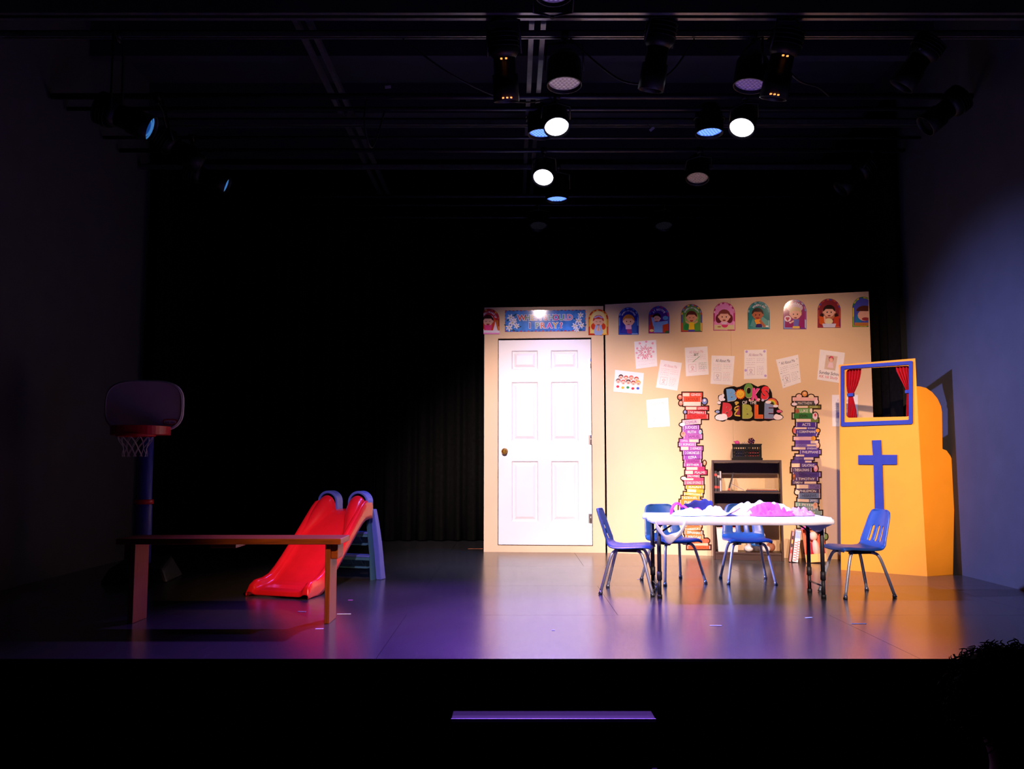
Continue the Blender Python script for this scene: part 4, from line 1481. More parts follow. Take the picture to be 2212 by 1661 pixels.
def ring(mb, plane, outer, inner, l0, l1, m=None):
    """flat board with a hole; outer and inner have the same number of points"""
    n = len(outer)
    nn = plane[1]
    ps = []
    for l in (l1, l0):
        for lst in (outer, inner):
            ps += [onp(p[0], p[1], plane) + nn * l for p in lst]
    fs = []
    for i in range(n):
        j = (i + 1) % n
        fs.append((i, j, n + j, n + i))
        fs.append((2 * n + i, 3 * n + i, 3 * n + j, 2 * n + j))
        fs.append((i, 2 * n + i, 2 * n + j, j))
        fs.append((n + i, n + j, 3 * n + j, 3 * n + i))
    mb.add(ps, fs, m)


def rr(x0, y0, x1, y1, r, sk=(0, 0, 0, 0), n=3):
    """rounded rect: tl, tr, br, bl with per-corner y shift"""
    out = []
    for k, (cx, cy, a0) in enumerate(((x0 + r, y0 + r, 180), (x1 - r, y0 + r, 90), (x1 - r, y1 - r, 0), (x0 + r, y1 - r, -90))):
        for i in range(n + 1):
            a = math.radians(a0 - 90 * i / n)
            out.append((cx + r * math.cos(a), cy - r * math.sin(a) + sk[k]))
    return out


hole = [zt8(*p) for p in rr(147, 100, 573, 438, 22, (16, -8, -8, 0))]
outer_p = []
for k, p in enumerate(((98, 86), (606, 43), (690, 1492), (128, 1448))):
    outer_p += [zt8(*p)] * 4
bot = [zt8(128, 1448), zt8(690, 1492)]
# upper part around the window, then the plain board below
zTR = onp(*zt8(606, 43), PT).z
splitL, splitR = zt8(109, 520), zt8(627, 498)
up_o = [zt8(98, 86)] * 4 + [zt8(606, 43)] * 4 + [splitR] * 4 + [splitL] * 4
mb = MB()
ring(mb, PT, up_o, hole, -.006, 0)
q = [onp(p[0], p[1], PT) for p in (splitL, splitR)]
b0, b1 = T0.copy(), T1.copy()
mb.prism([q[0], q[1], b1, b0], nT * -.006)
fb = mb.build('front_board', M_TH, tT, T0)
fl_px = [zt8(*p) for p in ((606, 232), (640, 230), (680, 240), (720, 268), (755, 310), (778, 360), (785, 400), (788, 645), (815, 655), (840, 690), (855, 725), (860, 745), (866, 1000))]
h_top = onp(*zt8(606, 43), PT)            # the fold runs from the floor corner up the board edge
hd_ = (h_top - T1).normalized()
nW = hd_.cross(T2 - T1).normalized()
if nW.y > 0:
    nW = -nW
PW = (T1, nW)
poly = [onp(*p, PW) for p in fl_px[1:]]
fold = T1 + hd_ * (poly[0].z / hd_.z)
poly = [T1.copy(), fold] + poly + [T2.copy()]
nT2 = nW
mb = MB().prism([p + nT2 * -.001 for p in poly], nT2 * -.006)
mb.build('wing_board', M_TH, tT, T0)
# wing on the far side folds back from the left edge
TL = V((2.875, 7.64, 0))
eL = (TL - T0).normalized()
tl_ = onp(*zt8(98, 86), PT)
ed = lambda f: T0 + (tl_ - T0) * f
mb = MB().prism([T0 + eL * .004, TL, TL + UP * 1.10, ed(.86) + eL * .16, ed(.93) + eL * .004], V((eL.y, -eL.x, 0)) * .006)
mb.build('wing_board', M_TH, tT, T0)
mb = MB()
fo_ = [zt8(*p) for p in rr(113, 82, 592, 488, 10, (12, -22, -8, 8))]
fi_ = [zt8(*p) for p in rr(136, 103, 566, 462, 6, (12, -18, -10, 6))]
ring(mb, PT, fo_, fi_, .001, .012)
mb.build('window_frame', M_TB, tT, T0)
mb = MB()
cr = [(320, 588), (380, 586), (386, 684), (487, 684), (487, 749), (390, 749), (400, 1056), (340, 1052), (332, 749), (230, 748), (230, 686), (328, 686)]
mb.prism([onp(*zt8(*p), PT) + nT * .001 for p in cr], nT * .010)
mb.build('cross', M_TB, tT, T0)


def curtain(rowsp, tie):
    mb = MB()
    nr = len(rowsp) - 1

    def fn(u, v):
        k = min(int(v * nr), nr - 1)
        f = v * nr - k
        y = rowsp[k][0] * (1 - f) + rowsp[k + 1][0] * f
        a = rowsp[k][1] * (1 - f) + rowsp[k + 1][1] * f
        b = rowsp[k][2] * (1 - f) + rowsp[k + 1][2] * f
        p = onp(*zt8(a + (b - a) * u, y), PT)
        return p - nT * (.030 + .012 * math.cos(u * 5.5 * 6.283) * min(1, (b - a) / 60))
    mb.grid(fn, 44, nr * 2)
    o = mb.build('curtain', M_TR, tT, T0, solid=.002)
    mb = MB()
    y, a, b = tie
    ps = []
    for (x, yy) in ((a, y - 10), (b, y - 14), (b, y + 8), (a, y + 10)):
        ps.append(onp(*zt8(x, yy), PT) - nT * .012)
    mb.prism(ps, nT * -.034)
    mb.build('tieback', M_TB, o, T0)


curtain([(95, 135, 244), (140, 135, 240), (180, 135, 232), (220, 138, 218), (255, 144, 200), (285, 150, 186), (300, 152, 186), (340, 150, 196), (390, 148, 208), (450, 148, 216)], (286, 150, 190))
curtain([(85, 462, 585), (125, 470, 585), (165, 490, 584), (205, 512, 580), (240, 530, 574), (262, 540, 570), (285, 542, 572), (330, 540, 576), (385, 538, 582), (450, 536, 584)], (264, 534, 572))

# ================================================================== TABLE
M_TLEG = mat('table_black_steel', '2e2b2e', .5, metal=.1, var=.1)
M_TTOP = mat('table_grey_top', 'b8b4b4', .5)
TZ = .520
tx0, tx1, ty0, ty1 = .935, 2.055, 5.71, 6.27
tc = V(((tx0 + tx1) / 2, (ty0 + ty1) / 2, 0))
t = thing('folding_table', 'low folding table with black metal legs between the blue chairs', 'table', tc)
MB().b2((tx0, ty0, TZ - .03), (tx1, ty1, TZ)).build('table_top', M_TTOP, t, tc, bevel=.012)
for sx, xl in ((-1, tx0 + .025), (1, tx1 - .03)):
    for yl in (5.815, 6.085):
        lg = MB().cyl((xl, yl, TZ - .03), (xl, yl, .13), .0135, n=12).cyl((xl, yl, .17), (xl, yl, .115), .017, n=12).cyl((xl, yl, .115), (xl, yl, .02), .0125, n=12)
        lg = lg.build('leg', M_TLEG, t, tc)
        MB().cyl((xl, yl, .022), (xl, yl, 0), .0165, n=12).build('foot_cap', M_TLEG, lg, tc)
    MB().cyl((xl, 5.815, .075), (xl, 6.085, .075), .006, n=8).build('crossbar', mat('bar_steel', '8c8480', .3, metal=.8), t, tc)
    MB().cyl((xl, 5.815, TZ - .042), (xl, 6.085, TZ - .042), .011, n=8).build('crossbar', M_TLEG, t, tc)
    for yl in (5.835, 6.065):
        MB().tube([(xl, yl, TZ - .11), (xl - sx * .12, yl, TZ - .03)], .006, 6).build('brace', M_TLEG, t, tc)

# cloth over the table
M_CLOTH = mat('white_plastic_cloth', 'f4f0f2', .45, spec=.4, var=.02, bump=.2, scale=7)
tcl = thing('tablecloth', 'white plastic cloth pulled over the low table with bunched corners', 'tablecloth', tc)
ov = .05
rndc = random.Random(2)


def cl(u, v):
    X = tx0 - ov + (tx1 - tx0 + 2 * ov) * u
    Y = ty0 - ov + (ty1 - ty0 + 2 * ov) * v
    ex = max(tx0 - X, X - tx1, 0)
    ey = max(ty0 - Y, Y - ty1, 0)
    nz = noise.noise(V((X * 7, Y * 7, 1.3)))
    x = min(max(X, tx0 - .008), tx1 + .008)
    y = min(max(Y, ty0 - .008), ty1 + .008)
    e = max(ex, ey)
    x += (1 if X > tx1 else -1) * ex * (.15 + .2 * nz) if ex else 0
    y += (1 if Y > ty1 else -1) * ey * (.06 + .12 * nz) if ey else 0
    z = TZ + .004 + .004 * abs(nz) - e * (.92 if ey >= ex else .8) * (1 + .2 * nz)
    if e > 0:
        z -= .001
    return V((x, y, z))


MB().grid(cl, 70, 36).build('sheet', M_CLOTH, tcl, tc, solid=.0022)
# bunched ends hanging under the table edge
mb = MB()


def bun(u, v):
    a = -math.pi * .95 * v
    base = V((tx0 - .02 + .20 * u, ty0 - .030 + .02 * u, TZ - .02))
    sag = .085 * math.sin(math.pi * min(1, u * 1.05)) ** .8
    w_ = .022 + .03 * math.sin(math.pi * u)
    return base + V((.004 * math.sin(9 * u), -w_ * .35 * math.sin(-a), -sag - w_ * (1 - math.cos(a)) * .5 + .006 * math.sin(14 * u + 5 * v)))


mb.grid(bun, 26, 10)
mb.build('bunched_corner', M_CLOTH, tcl, tc, solid=.002)
mb = MB()


def bun2(u, v):
    p = V((tx1 - .17 + .20 * u, ty0 + .02 + .16 * v * u, TZ - .03))
    p.z -= (.045 * math.sin(math.pi * u) + .012) * math.sin(math.pi * v) + .006 * math.sin(11 * u + 6 * v)
    return p


mb.grid(bun2, 22, 10)
mb.build('bunched_corner', M_CLOTH, tcl, tc, solid=.002)


# clothes on the table
def pile(name, label, cx, cy, rx, ry, h, seed, m, freq=16., rough=.5, cat='clothes', rz=0., nu=110, nv=34):
    p = V((cx, cy, TZ + .008))
    mb = MB()

    def fn(u, v):
        a = u * 2 * math.pi
        r = v
        w_ = 1 + .18 * noise.noise(V((math.cos(a) * 1.7, math.sin(a) * 1.7, seed)))
        x, y = rx * r * w_ * math.cos(a), ry * r * w_ * math.sin(a)
        n1 = noise.noise(V((x * freq, y * freq * 1.4, seed * 3.1)))
        n2 = noise.noise(V((x * freq * 2.3, y * freq * 2.3, seed * 5.7)))
        rid = min(1, max(0, .5 + n1 * .85 + n2 * .45))
        z = h * (max(0, 1 - r ** 2.2)) ** .7 * (1 - rough + rough * rid * 1.25)
        return V((x, y, max(z, .0) + .002))
    mb.grid(fn, nu, nv)
    o = mb.build(name, m)
    bm = bmesh.new()
    bm.from_mesh(o.data)
    bmesh.ops.remove_doubles(bm, verts=bm.verts, dist=.0004)
    bm.to_mesh(o.data)
    bm.free()
    o.location = p
    o.rotation_euler = (0, 0, rz)
    md = o.modifiers.new('solid', 'SOLIDIFY')
    md.thickness = .002
    return tag(o, label, cat, 'clothes heaped on the white table')


M_TUL = mat('lilac_tulle', 'c860dc', .75, spec=.2, var=.2, scale=30, bump=.3)
pile('tulle_dress', 'crumpled bright lilac tulle heaped in the middle of the table', 1.70, 5.84, .175, .085, .072, 4, M_TUL, 22, .85, rz=.05)
pile('tulle_dress', 'paler ruffled lilac tulle trailing to the right of the bright heap', 1.895, 5.86, .095, .075, .05, 9, mat('pale_lilac_tulle', 'd898e4', .75, spec=.2, var=.15, scale=40, bump=.3), 24, .7)
pile('white_garment', 'white garment heaped behind the lilac tulle', 1.70, 6.04, .225, .13, .085, 14, mat('white_cotton', 'f2eef2', .85, bump=.2, scale=30), 11, .7)
pile('white_garment', 'loose white garment with a pink tint left of the lilac tulle', 1.51, 5.87, .09, .08, .05, 21, mat('pinkish_cotton', 'f0dcec', .85), 20, .6)
pile('pale_blue_garment', 'pale turquoise cloth spread in front of the navy waistband', 1.17, 5.86, .12, .09, .048, 27, mat('turquoise_cotton', 'b8f0f0', .8), 14, .5)
pile('white_garment', 'rumpled white trousers lying right of the navy waistband', 1.335, 5.88, .085, .09, .06, 33, mat('white_cotton', 'f2eef2', .85), 18, .5)
pile('magenta_garment', 'magenta cloth bundled inside the navy waistband', 1.235, 5.93, .055, .05, .05, 38, mat('magenta_cotton', 'd838a0', .8), 20, .5)
# standing navy waistband
mb = MB()


def wb(u, v):
    a = u * math.pi * 1.25 - .35
    x = .105 * math.cos(a)
    y = .07 * math.sin(a)
    return V((x, y, .01 + v * (.06 + .028 * math.sin(a * 1.3 + .4)) + .006 * math.sin(9 * a)))


mb.grid(wb, 40, 4)
o = mb.build('navy_waistband', mat('navy_cotton', '1c2468', .8, var=.15, scale=40), solid=.006)
o.location = (1.245, 5.985, TZ + .008)
tag(o, 'navy blue gathered garment standing up on the white table', 'clothes', 'clothes heaped on the white table')
mb = MB()
for a, b in (((1.395, 5.80), (1.50, 5.83)), ((1.42, 5.85), (1.525, 5.88))):
    d = V((b[0] - a[0], b[1] - a[1], 0))
    mb.add([V((a[0], a[1], TZ + .012)), V((b[0], b[1], TZ + .062)), V((b[0] + .015, b[1] + .06, TZ + .055)), V((a[0] + .01, a[1] + .07, TZ + .01))], [(0, 1, 2, 3)], None)
o = mb.build('blue_card', mat('white_card', 'ece8f4', .6), solid=.002)
tag(o, 'white folded card with a raised corner on the white table', 'card')
mb = MB().grid(lambda u, v: V((1.40 + .12 * u, 5.80 + .05 * v, TZ + .0125 + .020 * u * v + .004 * math.sin(7 * u))), 10, 4)
o = mb.build('blue_cloth', mat('blue_lining', '3c5cb8', .7), solid=.002)
tag(o, 'strip of blue cloth under the white folded card', 'cloth')
mb = MB().tube([V((1.115 + .042 * math.cos(a), 5.99 + .01 * math.cos(a), TZ + .008 + .075 * math.sin(a))) for a in [math.pi * i / 14 for i in range(15)]], .013, 10, flat=.6)
o = mb.build('pink_headband', mat('pink_plastic', 'e83cb0', .4))
tag(o, 'bright pink headband arch standing on the left of the table', 'headband')
mb = MB().tube(smoothpath([(1.15, 5.97, TZ + .068), (1.175, 5.96, TZ + .05), (1.20, 5.95, TZ + .022)], 5), .016, 10, flat=.5)
o = mb.build('pink_strap', mat('coral_pink_strap', 'ec5890', .5))
tag(o, 'coral pink strap sloping down beside the pink headband', 'strap')

# ================================================================== CHAIRS
M_SHELL = mat('blue_moulded_plastic', '20467a', .38, spec=.5, var=.06, scale=40, bump=.04)
M_CHR2 = mat('worn_chrome', 'd8d8de', .36, metal=.5, var=.05, scale=30)
M_UND = mat('chair_bracket_black', '111216', .5)
PROF = [(-.165, .296), (-.158, .312), (-.11, .317), (-.03, .311), (.05, .307), (.105, .312), (.140, .334), (.158, .370), (.172, .412), (.188, .462), (.204, .512), (.216, .551), (.218, .562)]
WID = [.150, .158, .166, .168, .166, .164, .160, .155, .148, .140, .131, .114, .078]


def lerp_list(L, t):
    k = min(int(t * (len(L) - 1)), len(L) - 2)
    f = t * (len(L) - 1) - k
    if isinstance(L[0], tuple):
        return tuple(a * (1 - f) + b * f for a, b in zip(L[k], L[k + 1]))
    return L[k] * (1 - f) + L[k + 1] * f


def shell_fn(u, v):
    y, z = lerp_list(PROF, v)
    w_ = lerp_list(WID, v)
    s = 2 * u - 1
    x = w_ * s
    back = min(max((v - .42) / .15, 0), 1)
    e = abs(s) ** 3
    z += (1 - back) * (.012 * s * s - .020 * max(0, abs(s) - .82) / .18)
    y -= back * (.032 * s * s) - back * .012 * max(0, abs(s) - .85) / .15
    return V((x, y, z))


def make_chair():
    t = thing('school_chair', '', 'chair')
    NU, NV = 15, 30

    def skip(i, j):
        return i in (4, 7, 10) and 16 <= j <= 21
    mb = MB()
    mb.grid(shell_fn, NU, NV, None, True, skip)
    o = mb.build('seat_shell', M_SHELL, t, solid=.009, sub=1)
    mb = MB()
    mb.b2((-.085, -.075, .285), (.085, .075, .297))
    mb.b2((-.09, -.09, .275), (-.075, .09, .292))
    mb.b2((.075, -.09, .275), (.09, .09, .292))
    mb.build('under_bracket', M_UND, t)
    for sx in (-1, 1):
        for sy in (-1, 1):
            pth = smoothpath([(sx * .055, sy * .055, .283), (sx * .098, sy * .080, .281), (sx * .118, sy * .100, .262), (sx * .133, sy * .122, .20), (sx * .168, sy * .172, .012)], 5)
            lg = MB().tube(pth, .0105, 12).build('leg', M_CHR2, t)
            MB().tube([(sx * .1655, sy * .1685, .022), (sx * .169, sy * .1735, .0)], [.0125, .0145], 12).build('glide', mat('glide_nickel', 'a8a8b0', .3, metal=.8), lg)
    return t


def copy_tree(o, parent=None):
    c = o.copy()
    COL.objects.link(c)
    c.parent = parent
    for ch_ in list(o.children):
        copy_tree(ch_, c)
    return c


chair0 = make_chair()
for i, (lab, x, y, a) in enumerate((
        ('blue school chair facing right at the left end of the table', .80, 6.095, 75.5),
        ('blue school chair turned slightly behind the left corner of the table', 1.19, 6.60, 20.5),
        ('blue school chair facing the audience behind the middle of the table', 1.745, 6.62, -4),
        ('blue school chair facing left in front of the orange puppet theatre', 2.30, 5.975, -81.5))):
    o = chair0 if i == 0 else copy_tree(chair0)
    o.location = (x, y, 0)
    o.rotation_euler = (0, 0, math.radians(a))
    tag(o, lab, 'chair', 'blue school chairs around the table')

# ================================================================== SLIDE
M_RED = mat('red_toy_plastic', 'd01828', .22, spec=.5, var=.05, scale=12, coat=.3)
M_BLU = mat('blue_toy_plastic', '4a5cc4', .4, spec=.5, var=.05, scale=14)
M_BLD = mat('teal_blue_toy_plastic', '2f5c7c', .5, spec=.4, var=.08, scale=14)
toe = V((-1.532, 5.82, 0))
t = thing('toy_slide', 'red and blue plastic toddler slide standing behind the bench', 'slide', toe, math.radians(-18.9))
BED = [(0.0, .012), (.02, .040), (.07, .052), (.14, .058), (.21, .078), (.28, .120), (.36, .180), (.46, .262), (.56, .345), (.66, .428), (.74, .492), (.79, .520), (.84, .528), (.90, .530)]


def lip(v):
    if v < .12:
        return .015 + v * .25
    return .05 + .02 * min(1, max(0, (v - .6) / .25))


def hwid(v):
    return .232 - .02 * min(1, v / .3) if v < .3 else .212


def chute(u, v):
    y, z = lerp_list(BED, v)
    hw = hwid(v)
    # cross section: outer skirt, rolled lip, inner wall, flat bed, mirrored
    cs_ = [(-1.0, -1.1), (-1.02, .35), (-.97, .95), (-.90, 1.0), (-.84, .85), (-.77, .22), (-.70, .02), (-.35, 0), (0, 0), (.35, 0), (.70, .02), (.77, .22), (.84, .85), (.90, 1.0), (.97, .95), (1.02, .35), (1.0, -1.1)]
    a, b = lerp_list(cs_, u)
    h = lip(v)
    if b > 0:
        return V((a * hw, y, z + b * h))
    return V((a * hw, y, max(z + b * .06, .004 if v < .3 else 0)))


mb = MB().grid(chute, 48, 52)
mb.build('chute', M_RED, t, solid=.006)
for sx in (-1, 1):
    # red shoulder that rises to the hand hold
    cx_ = sx * .128

    def sh(u, v, cx_=cx_):
        y = .50 + .325 * v
        k_ = v * v * (3 - 2 * v)
        zb_ = .285 + .215 * v
        zt_ = .345 + .10 * v + .188 * k_
        a_ = math.pi * (1 - u)
        cc = cx_ / .128 * (.186 - .058 * k_)
        return V((cc + (.022 + .056 * k_) * math.cos(a_), y, zb_ + (zt_ - zb_) * math.sin(a_) ** .75))
    mb = MB().grid(sh, 20, 14)
    mb.add([sh(i / 20, 1) for i in range(21)], [tuple(range(21))])
    mb.build('shoulder', M_RED, t)
    # blue hand hold arch
    ov_, inn_ = [], []
    for i in range(19):
        a_ = math.pi * i / 18
        ov_.append((cx_ + .084 * math.cos(a_), .585 + .082 * math.sin(a_)))
        inn_.append((cx_ + .066 * math.cos(a_), .585 + .062 * math.sin(a_)))
    ov_ = [(cx_ + .084, .50)] + ov_ + [(cx_ - .084, .50)]
    inn_ = [(cx_ + .066, .50)] + inn_ + [(cx_ - .066, .50)]
    mb = MB()
    n_ = len(ov_)
    vs_ = [V((x, y, z)) for y, dz in ((.83, 0), (.915, 0)) for lst in (ov_, inn_) for x, z in lst]
    fs = []
    for i in range(n_ - 1):
        fs += [(i, i + 1, n_ + i + 1, n_ + i), (2 * n_ + i, 3 * n_ + i, 3 * n_ + i + 1, 2 * n_ + i + 1), (i, 2 * n_ + i, 2 * n_ + i + 1, i + 1), (n_ + i, n_ + i + 1, 3 * n_ + i + 1, 3 * n_ + i)]
    for i in (0, n_ - 1):
        fs.append((i, n_ + i, 3 * n_ + i, 2 * n_ + i))
    mb.add(vs_, fs)
    mb.build('hand_hold', M_BLU, t, bevel=.004)
    MB().prism([(x, .90, z) for x, z in inn_], (0, .008, 0)).build('hand_hold_web', M_BLD, t)
    # ladder side rail
    path = smoothpath([(sx * .190, .945, .53), (sx * .196, .985, .40), (sx * .204, 1.015, .25), (sx * .210, 1.035, .10), (sx * .214, 1.05, 0)], 6)
    ring_v, ring_f = [], []
    for i, p in enumerate(path):
        w_ = .028 + .010 * i / len(path)
        for dx, dy in ((-.022, -w_), (.022, -w_), (.022, w_), (-.022, w_)):
            ring_v.append(p + V((dx, dy, 0)))
    for i in range(len(path) - 1):
        for k in range(4):
            l = (k + 1) % 4
            ring_f.append((i * 4 + k, i * 4 + l, i * 4 + 4 + l, i * 4 + 4 + k))
    ring_f += [(3, 2, 1, 0), tuple(len(ring_v) - 4 + k for k in range(4))]
    MB().add(ring_v, ring_f).build('ladder_rail', M_BLU, t, bevel=.005)
    # inner web of the ladder side
    MB().prism([(sx * .165, .93, .50), (sx * .165, .97, .40), (sx * .165, 1.0, .25), (sx * .165, 1.03, 0), (sx * .165, .97, 0), (sx * .165, .95, .2), (sx * .165, .90, .42)], (sx * .018, 0, 0)).build('ladder_web', M_BLD, t)
for z, y in ((.36, .955), (.185, .985)):
    st = MB().b2((-.17, y - .055, z - .012), (.17, y + .055, z)).build('step', M_BLU, t, bevel=.003)
    mb = MB()
    mb.b2((-.17, y + .030, z - .085), (.17, y + .045, z - .012))
    mb.b2((-.17, y - .050, z - .035), (.17, y - .040, z - .012))
    for k in (-.085, 0, .085):
        mb.prism([(k - .004, y - .045, z - .012), (k - .004, y + .03, z - .012), (k - .004, y + .03, z - .08)], (.008, 0, 0))
    mb.build('step_ribs', M_BLD, st)
    MB().prism([(-.17, y + .028, z - .085), (.17, y + .028, z - .085), (.12, y + .028, z - .105), (-.12, y + .028, z - .105)], (0, .016, 0)).build('step_apron', M_BLD, t)

# ================================================================== BENCH
M_WOOD = mat('orange_stained_wood', '7e4016', .42, spec=.4, var=.28, scale=7, ani=(1.2, 14, 14), bump=.05)
M_WOODV = mat('orange_stained_wood_upright', '7e4016', .42, spec=.4, var=.28, scale=7, ani=(14, 14, 1.2), bump=.05)
bc = V((-1.54, 4.98, 0))
t = thing('bench', 'long low brown wooden bench in front of the red slide', 'bench', bc)
bz = .462
MB().b2((-2.165, 4.86, bz - .032), (-.935, 5.12, bz)).build('seat_plank', M_WOOD, t, bc, bevel=.004)
for x, sg in ((-1.012, 1), (-2.085, -1)):
    MB().b2((x - .014, 4.895, 0), (x + .014, 5.085, bz - .032)).build('leg', M_WOODV, t, bc, bevel=.003)
    MB().b2((x + sg * .015, 4.91, bz - .115), (x + sg * .052, 5.07, bz - .033)).build('cleat', M_WOOD, t, bc, bevel=.003)
MB().b2((-1.66, 4.90, bz - .055), (-1.52, 5.08, bz - .033)).build('cleat', M_WOOD, t, bc, bevel=.002)

# ================================================================== TOY BASKETBALL HOOP
hc = V((-2.775, 6.62, 0))
t = thing('basketball_hoop', 'toy basketball hoop with white backboard on a blue pole by the left wall', 'basketball hoop', hc, math.radians(6))
M_HW = mat('white_toy_plastic', 'c8c4cc', .5, var=.05)
M_HB = mat('blue_pole_plastic', '3840b0', .45, var=.05)
M_HR = mat('red_rim_plastic', 'c82030', .4)
mb = MB()
pts = []
for i in range(36):
    a = 2 * math.pi * i / 36
    ca, sa_ = math.cos(a), math.sin(a)
    ex = .62
    pts.append((.29 * math.copysign(abs(ca) ** ex, ca), .0, 1.295 + .205 * math.copysign(abs(sa_) ** ex, sa_) + (.0 if sa_ > 0 else .012)))
mb.prism(pts, (0, .03, 0))
mb.build('backboard', M_HW, t, bevel=.008)
inner = [(p[0] * .955, -.004, 1.295 + (p[2] - 1.295) * .94) for p in pts]
MB().tube(inner, .004, 6, closed=True).build('backboard_rib', M_HW, t)
mb = MB()
mb.tube([V((.125 * math.cos(2 * math.pi * i / 28), -.17 + .125 * math.sin(2 * math.pi * i / 28), 1.078)) for i in range(28)], .014, 10, closed=True)
mb.build('rim', M_HR, t)
hp, hq = [], []
for i in range(21):
    a_ = math.pi * i / 20
    hp.append((.205 * math.copysign(abs(math.cos(a_)) ** .8, math.cos(a_)), -.001 - .29 * math.sin(a_) ** .8))
    hq.append((.128 * math.cos(a_), -.05 - .222 * math.sin(a_)))
mb = MB()
n_ = len(hp)
vs_ = [V((x, y, z)) for z in (1.150, 1.078) for lst in (hp, hq) for x, y in lst]
for k_ in range(n_, 2 * n_):
    vs_[k_].z = 1.12
fs = []
for i in range(n_):
    j_ = (i + 1) % n_
    fs += [(i, j_, n_ + j_, n_ + i), (2 * n_ + i, 3 * n_ + i, 3 * n_ + j_, 2 * n_ + j_), (i, 2 * n_ + i, 2 * n_ + j_, j_), (n_ + i, n_ + j_, 3 * n_ + j_, 3 * n_ + i)]
mb.add(vs_, fs)
mb.build('rim_bracket', M_HR, t, bevel=.006)
mb = MB()
nseg = 12
for k in range(nseg):
    for sgn in (1, -1):
        pa = []
        for i in range(9):
            f = i / 8
            a = 2 * math.pi * (k / nseg + sgn * f * .14)
            r = .122 - .040 * min(1, f * 1.6) + .004 * math.sin(f * 9)
            pa.append((r * math.cos(a), -.17 + r * math.sin(a), 1.07 - .15 * f))
        mb.tube(pa, .0022, 4, caps=False)
o = mb.build('net', mat('white_net', 'c8c4d0', .8), t)
mb = MB()
mb.tube([(0, .09, .10), (0, .09, .55), (0, .09, .56), (0, .09, 1.34)], [.062, .060, .055, .052], 16)
mb.build('pole', M_HB, t)
MB().cyl((0, .09, .565), (0, .09, .600), .068, n=18).build('pole_collar', M_HR, t)
MB().b2((-.035, .025, 1.14), (.035, .06, 1.32)).build('board_mount', M_HB, t)
mb = MB()
mb.add([(-.24, -.10, 0), (.24, -.10, 0), (.24, .36, 0), (-.24, .36, 0), (-.19, -.06, .10), (.19, -.06, .10), (.16, .30, .16), (-.16, .30, .16)],
       [(0, 1, 2, 3), (4, 5, 6, 7), (0, 1, 5, 4), (1, 2, 6, 5), (2, 3, 7, 6), (3, 0, 4, 7)])
mb.build('base', mat('black_toy_plastic', '18181c', .5), t, bevel=.02)
# badge
mb = MB()
bp = [(.195 + .055 * math.copysign(abs(math.cos(a)) ** .6, math.cos(a)), -.001, 1.182 + .022 * math.copysign(abs(math.sin(a)) ** .6, math.sin(a))) for a in [2 * math.pi * i / 24 for i in range(24)]]
mb.prism(bp, (0, -.003, 0))
bd_ = mb.build('badge', M_HR, t)
bp2 = [(.195 + (p[0] - .195) * .82, -.0042, 1.182 + (p[2] - 1.182) * .62) for p in bp]
MB().prism(bp2, (0, -.001, 0)).build('badge_plate', mat('badge_cream', 'e0d8d8', .5), bd_)
vv, ff, W_ = glyphs('little tikes', .01, .2)
k = .075 / W_
MB().add([(.195 + x * k, -.0058, 1.180 + y * k * 1.25) for x, y in vv], ff).build('badge_lettering', mat('badge_ink', '3c2c60', .5), bd_, fix=False)

# ================================================================== FLOOR TAPE
for (px, py, ln, wd, a, c, lab) in (
        (743, 1326, .080, .010, .05, 'c8e8c8', 'pale green tape strip on the floor right of the bench leg'),
        (652, 1321, .050, .012, -.2, 'b8c8a8', 'crumpled pale tape mark on the floor left of the bench leg'),
        (690, 1358, .042, .012, .15, 'c8c0f0', 'small lilac tape mark on the floor in front of the bench leg'),
        (757, 1296, .030, .009, 0, 'a858c0', 'tiny purple tape mark on the floor behind the pale green strip'),
        (1195, 1361, .016, .014, 0, '88c8c0', 'tiny turquoise tape square on the open floor in front of the door'),
        (1546, 1351, .062, .010, 0, 'a8f0dc', 'mint tape strip on the floor in front of the table'),
        (1747, 1334, .045, .014, .4, 'b0f0c8', 'crooked mint tape mark on the floor below the right table leg'),
        (1855, 1347, .080, .009, 0, '70c8a0', 'thin green tape strip on the floor in front of the right chair'),
        (1027, 1185, .150, .012, 0, 'b05a30', 'dull orange tape strip on the floor just left of the door flat'),
        (1381, 1251, .030, .020, 0, 'd8c8e8', 'white scrap on the floor between the two left chairs')):
    p = fl(px, py, .001)
    mb = MB()
    nn_ = 6
    for i in range(nn_):
        x0 = -ln / 2 + ln * i / nn_
        x1 = -ln / 2 + ln * (i + 1) / nn_
        z = .0012 + .0004 * (i % 2)
        mb.b2((x0, -wd / 2 - .001 * (i % 2), 0), (x1, wd / 2 + .0012 * ((i + 1) % 2), z))
    o = mb.build('tape_mark', mat('tape_' + c, c, .6))
    o.location = (p.x, p.y, .0002)
    o.rotation_euler = (0, 0, a)
    tag(o, lab, 'tape mark', 'tape marks on the stage floor')

# ================================================================== OVERHEAD GRID
def pipe(label, y, z, r=.024, kind='pipe', x0=-3.5, x1=3.5):
    mb = MB()
    if kind == 'pipe':
        mb.cyl((x0, y, z), (x1, y, z), r, n=12)
        m = M_PIPE
    else:
        h = r
        mb.b2((x0, y - h, z + h * .6), (x1, y + h, z + h))
        mb.b2((x0, y - h, z - h), (x1, y - h * .75, z + h))
        mb.b2((x0, y + h * .75, z - h), (x1, y + h, z + h))
        mb.b2((x0, y - h * .75, z - h), (x1, y - h * .4, z - h * .8))
        mb.b2((x0, y + h * .4, z - h), (x1, y + h * .75, z - h * .8))
        m = M_STRUT
    o = mb.build('lighting_pipe', m)
    return tag(o, label, 'pipe', 'lighting grid pipes')


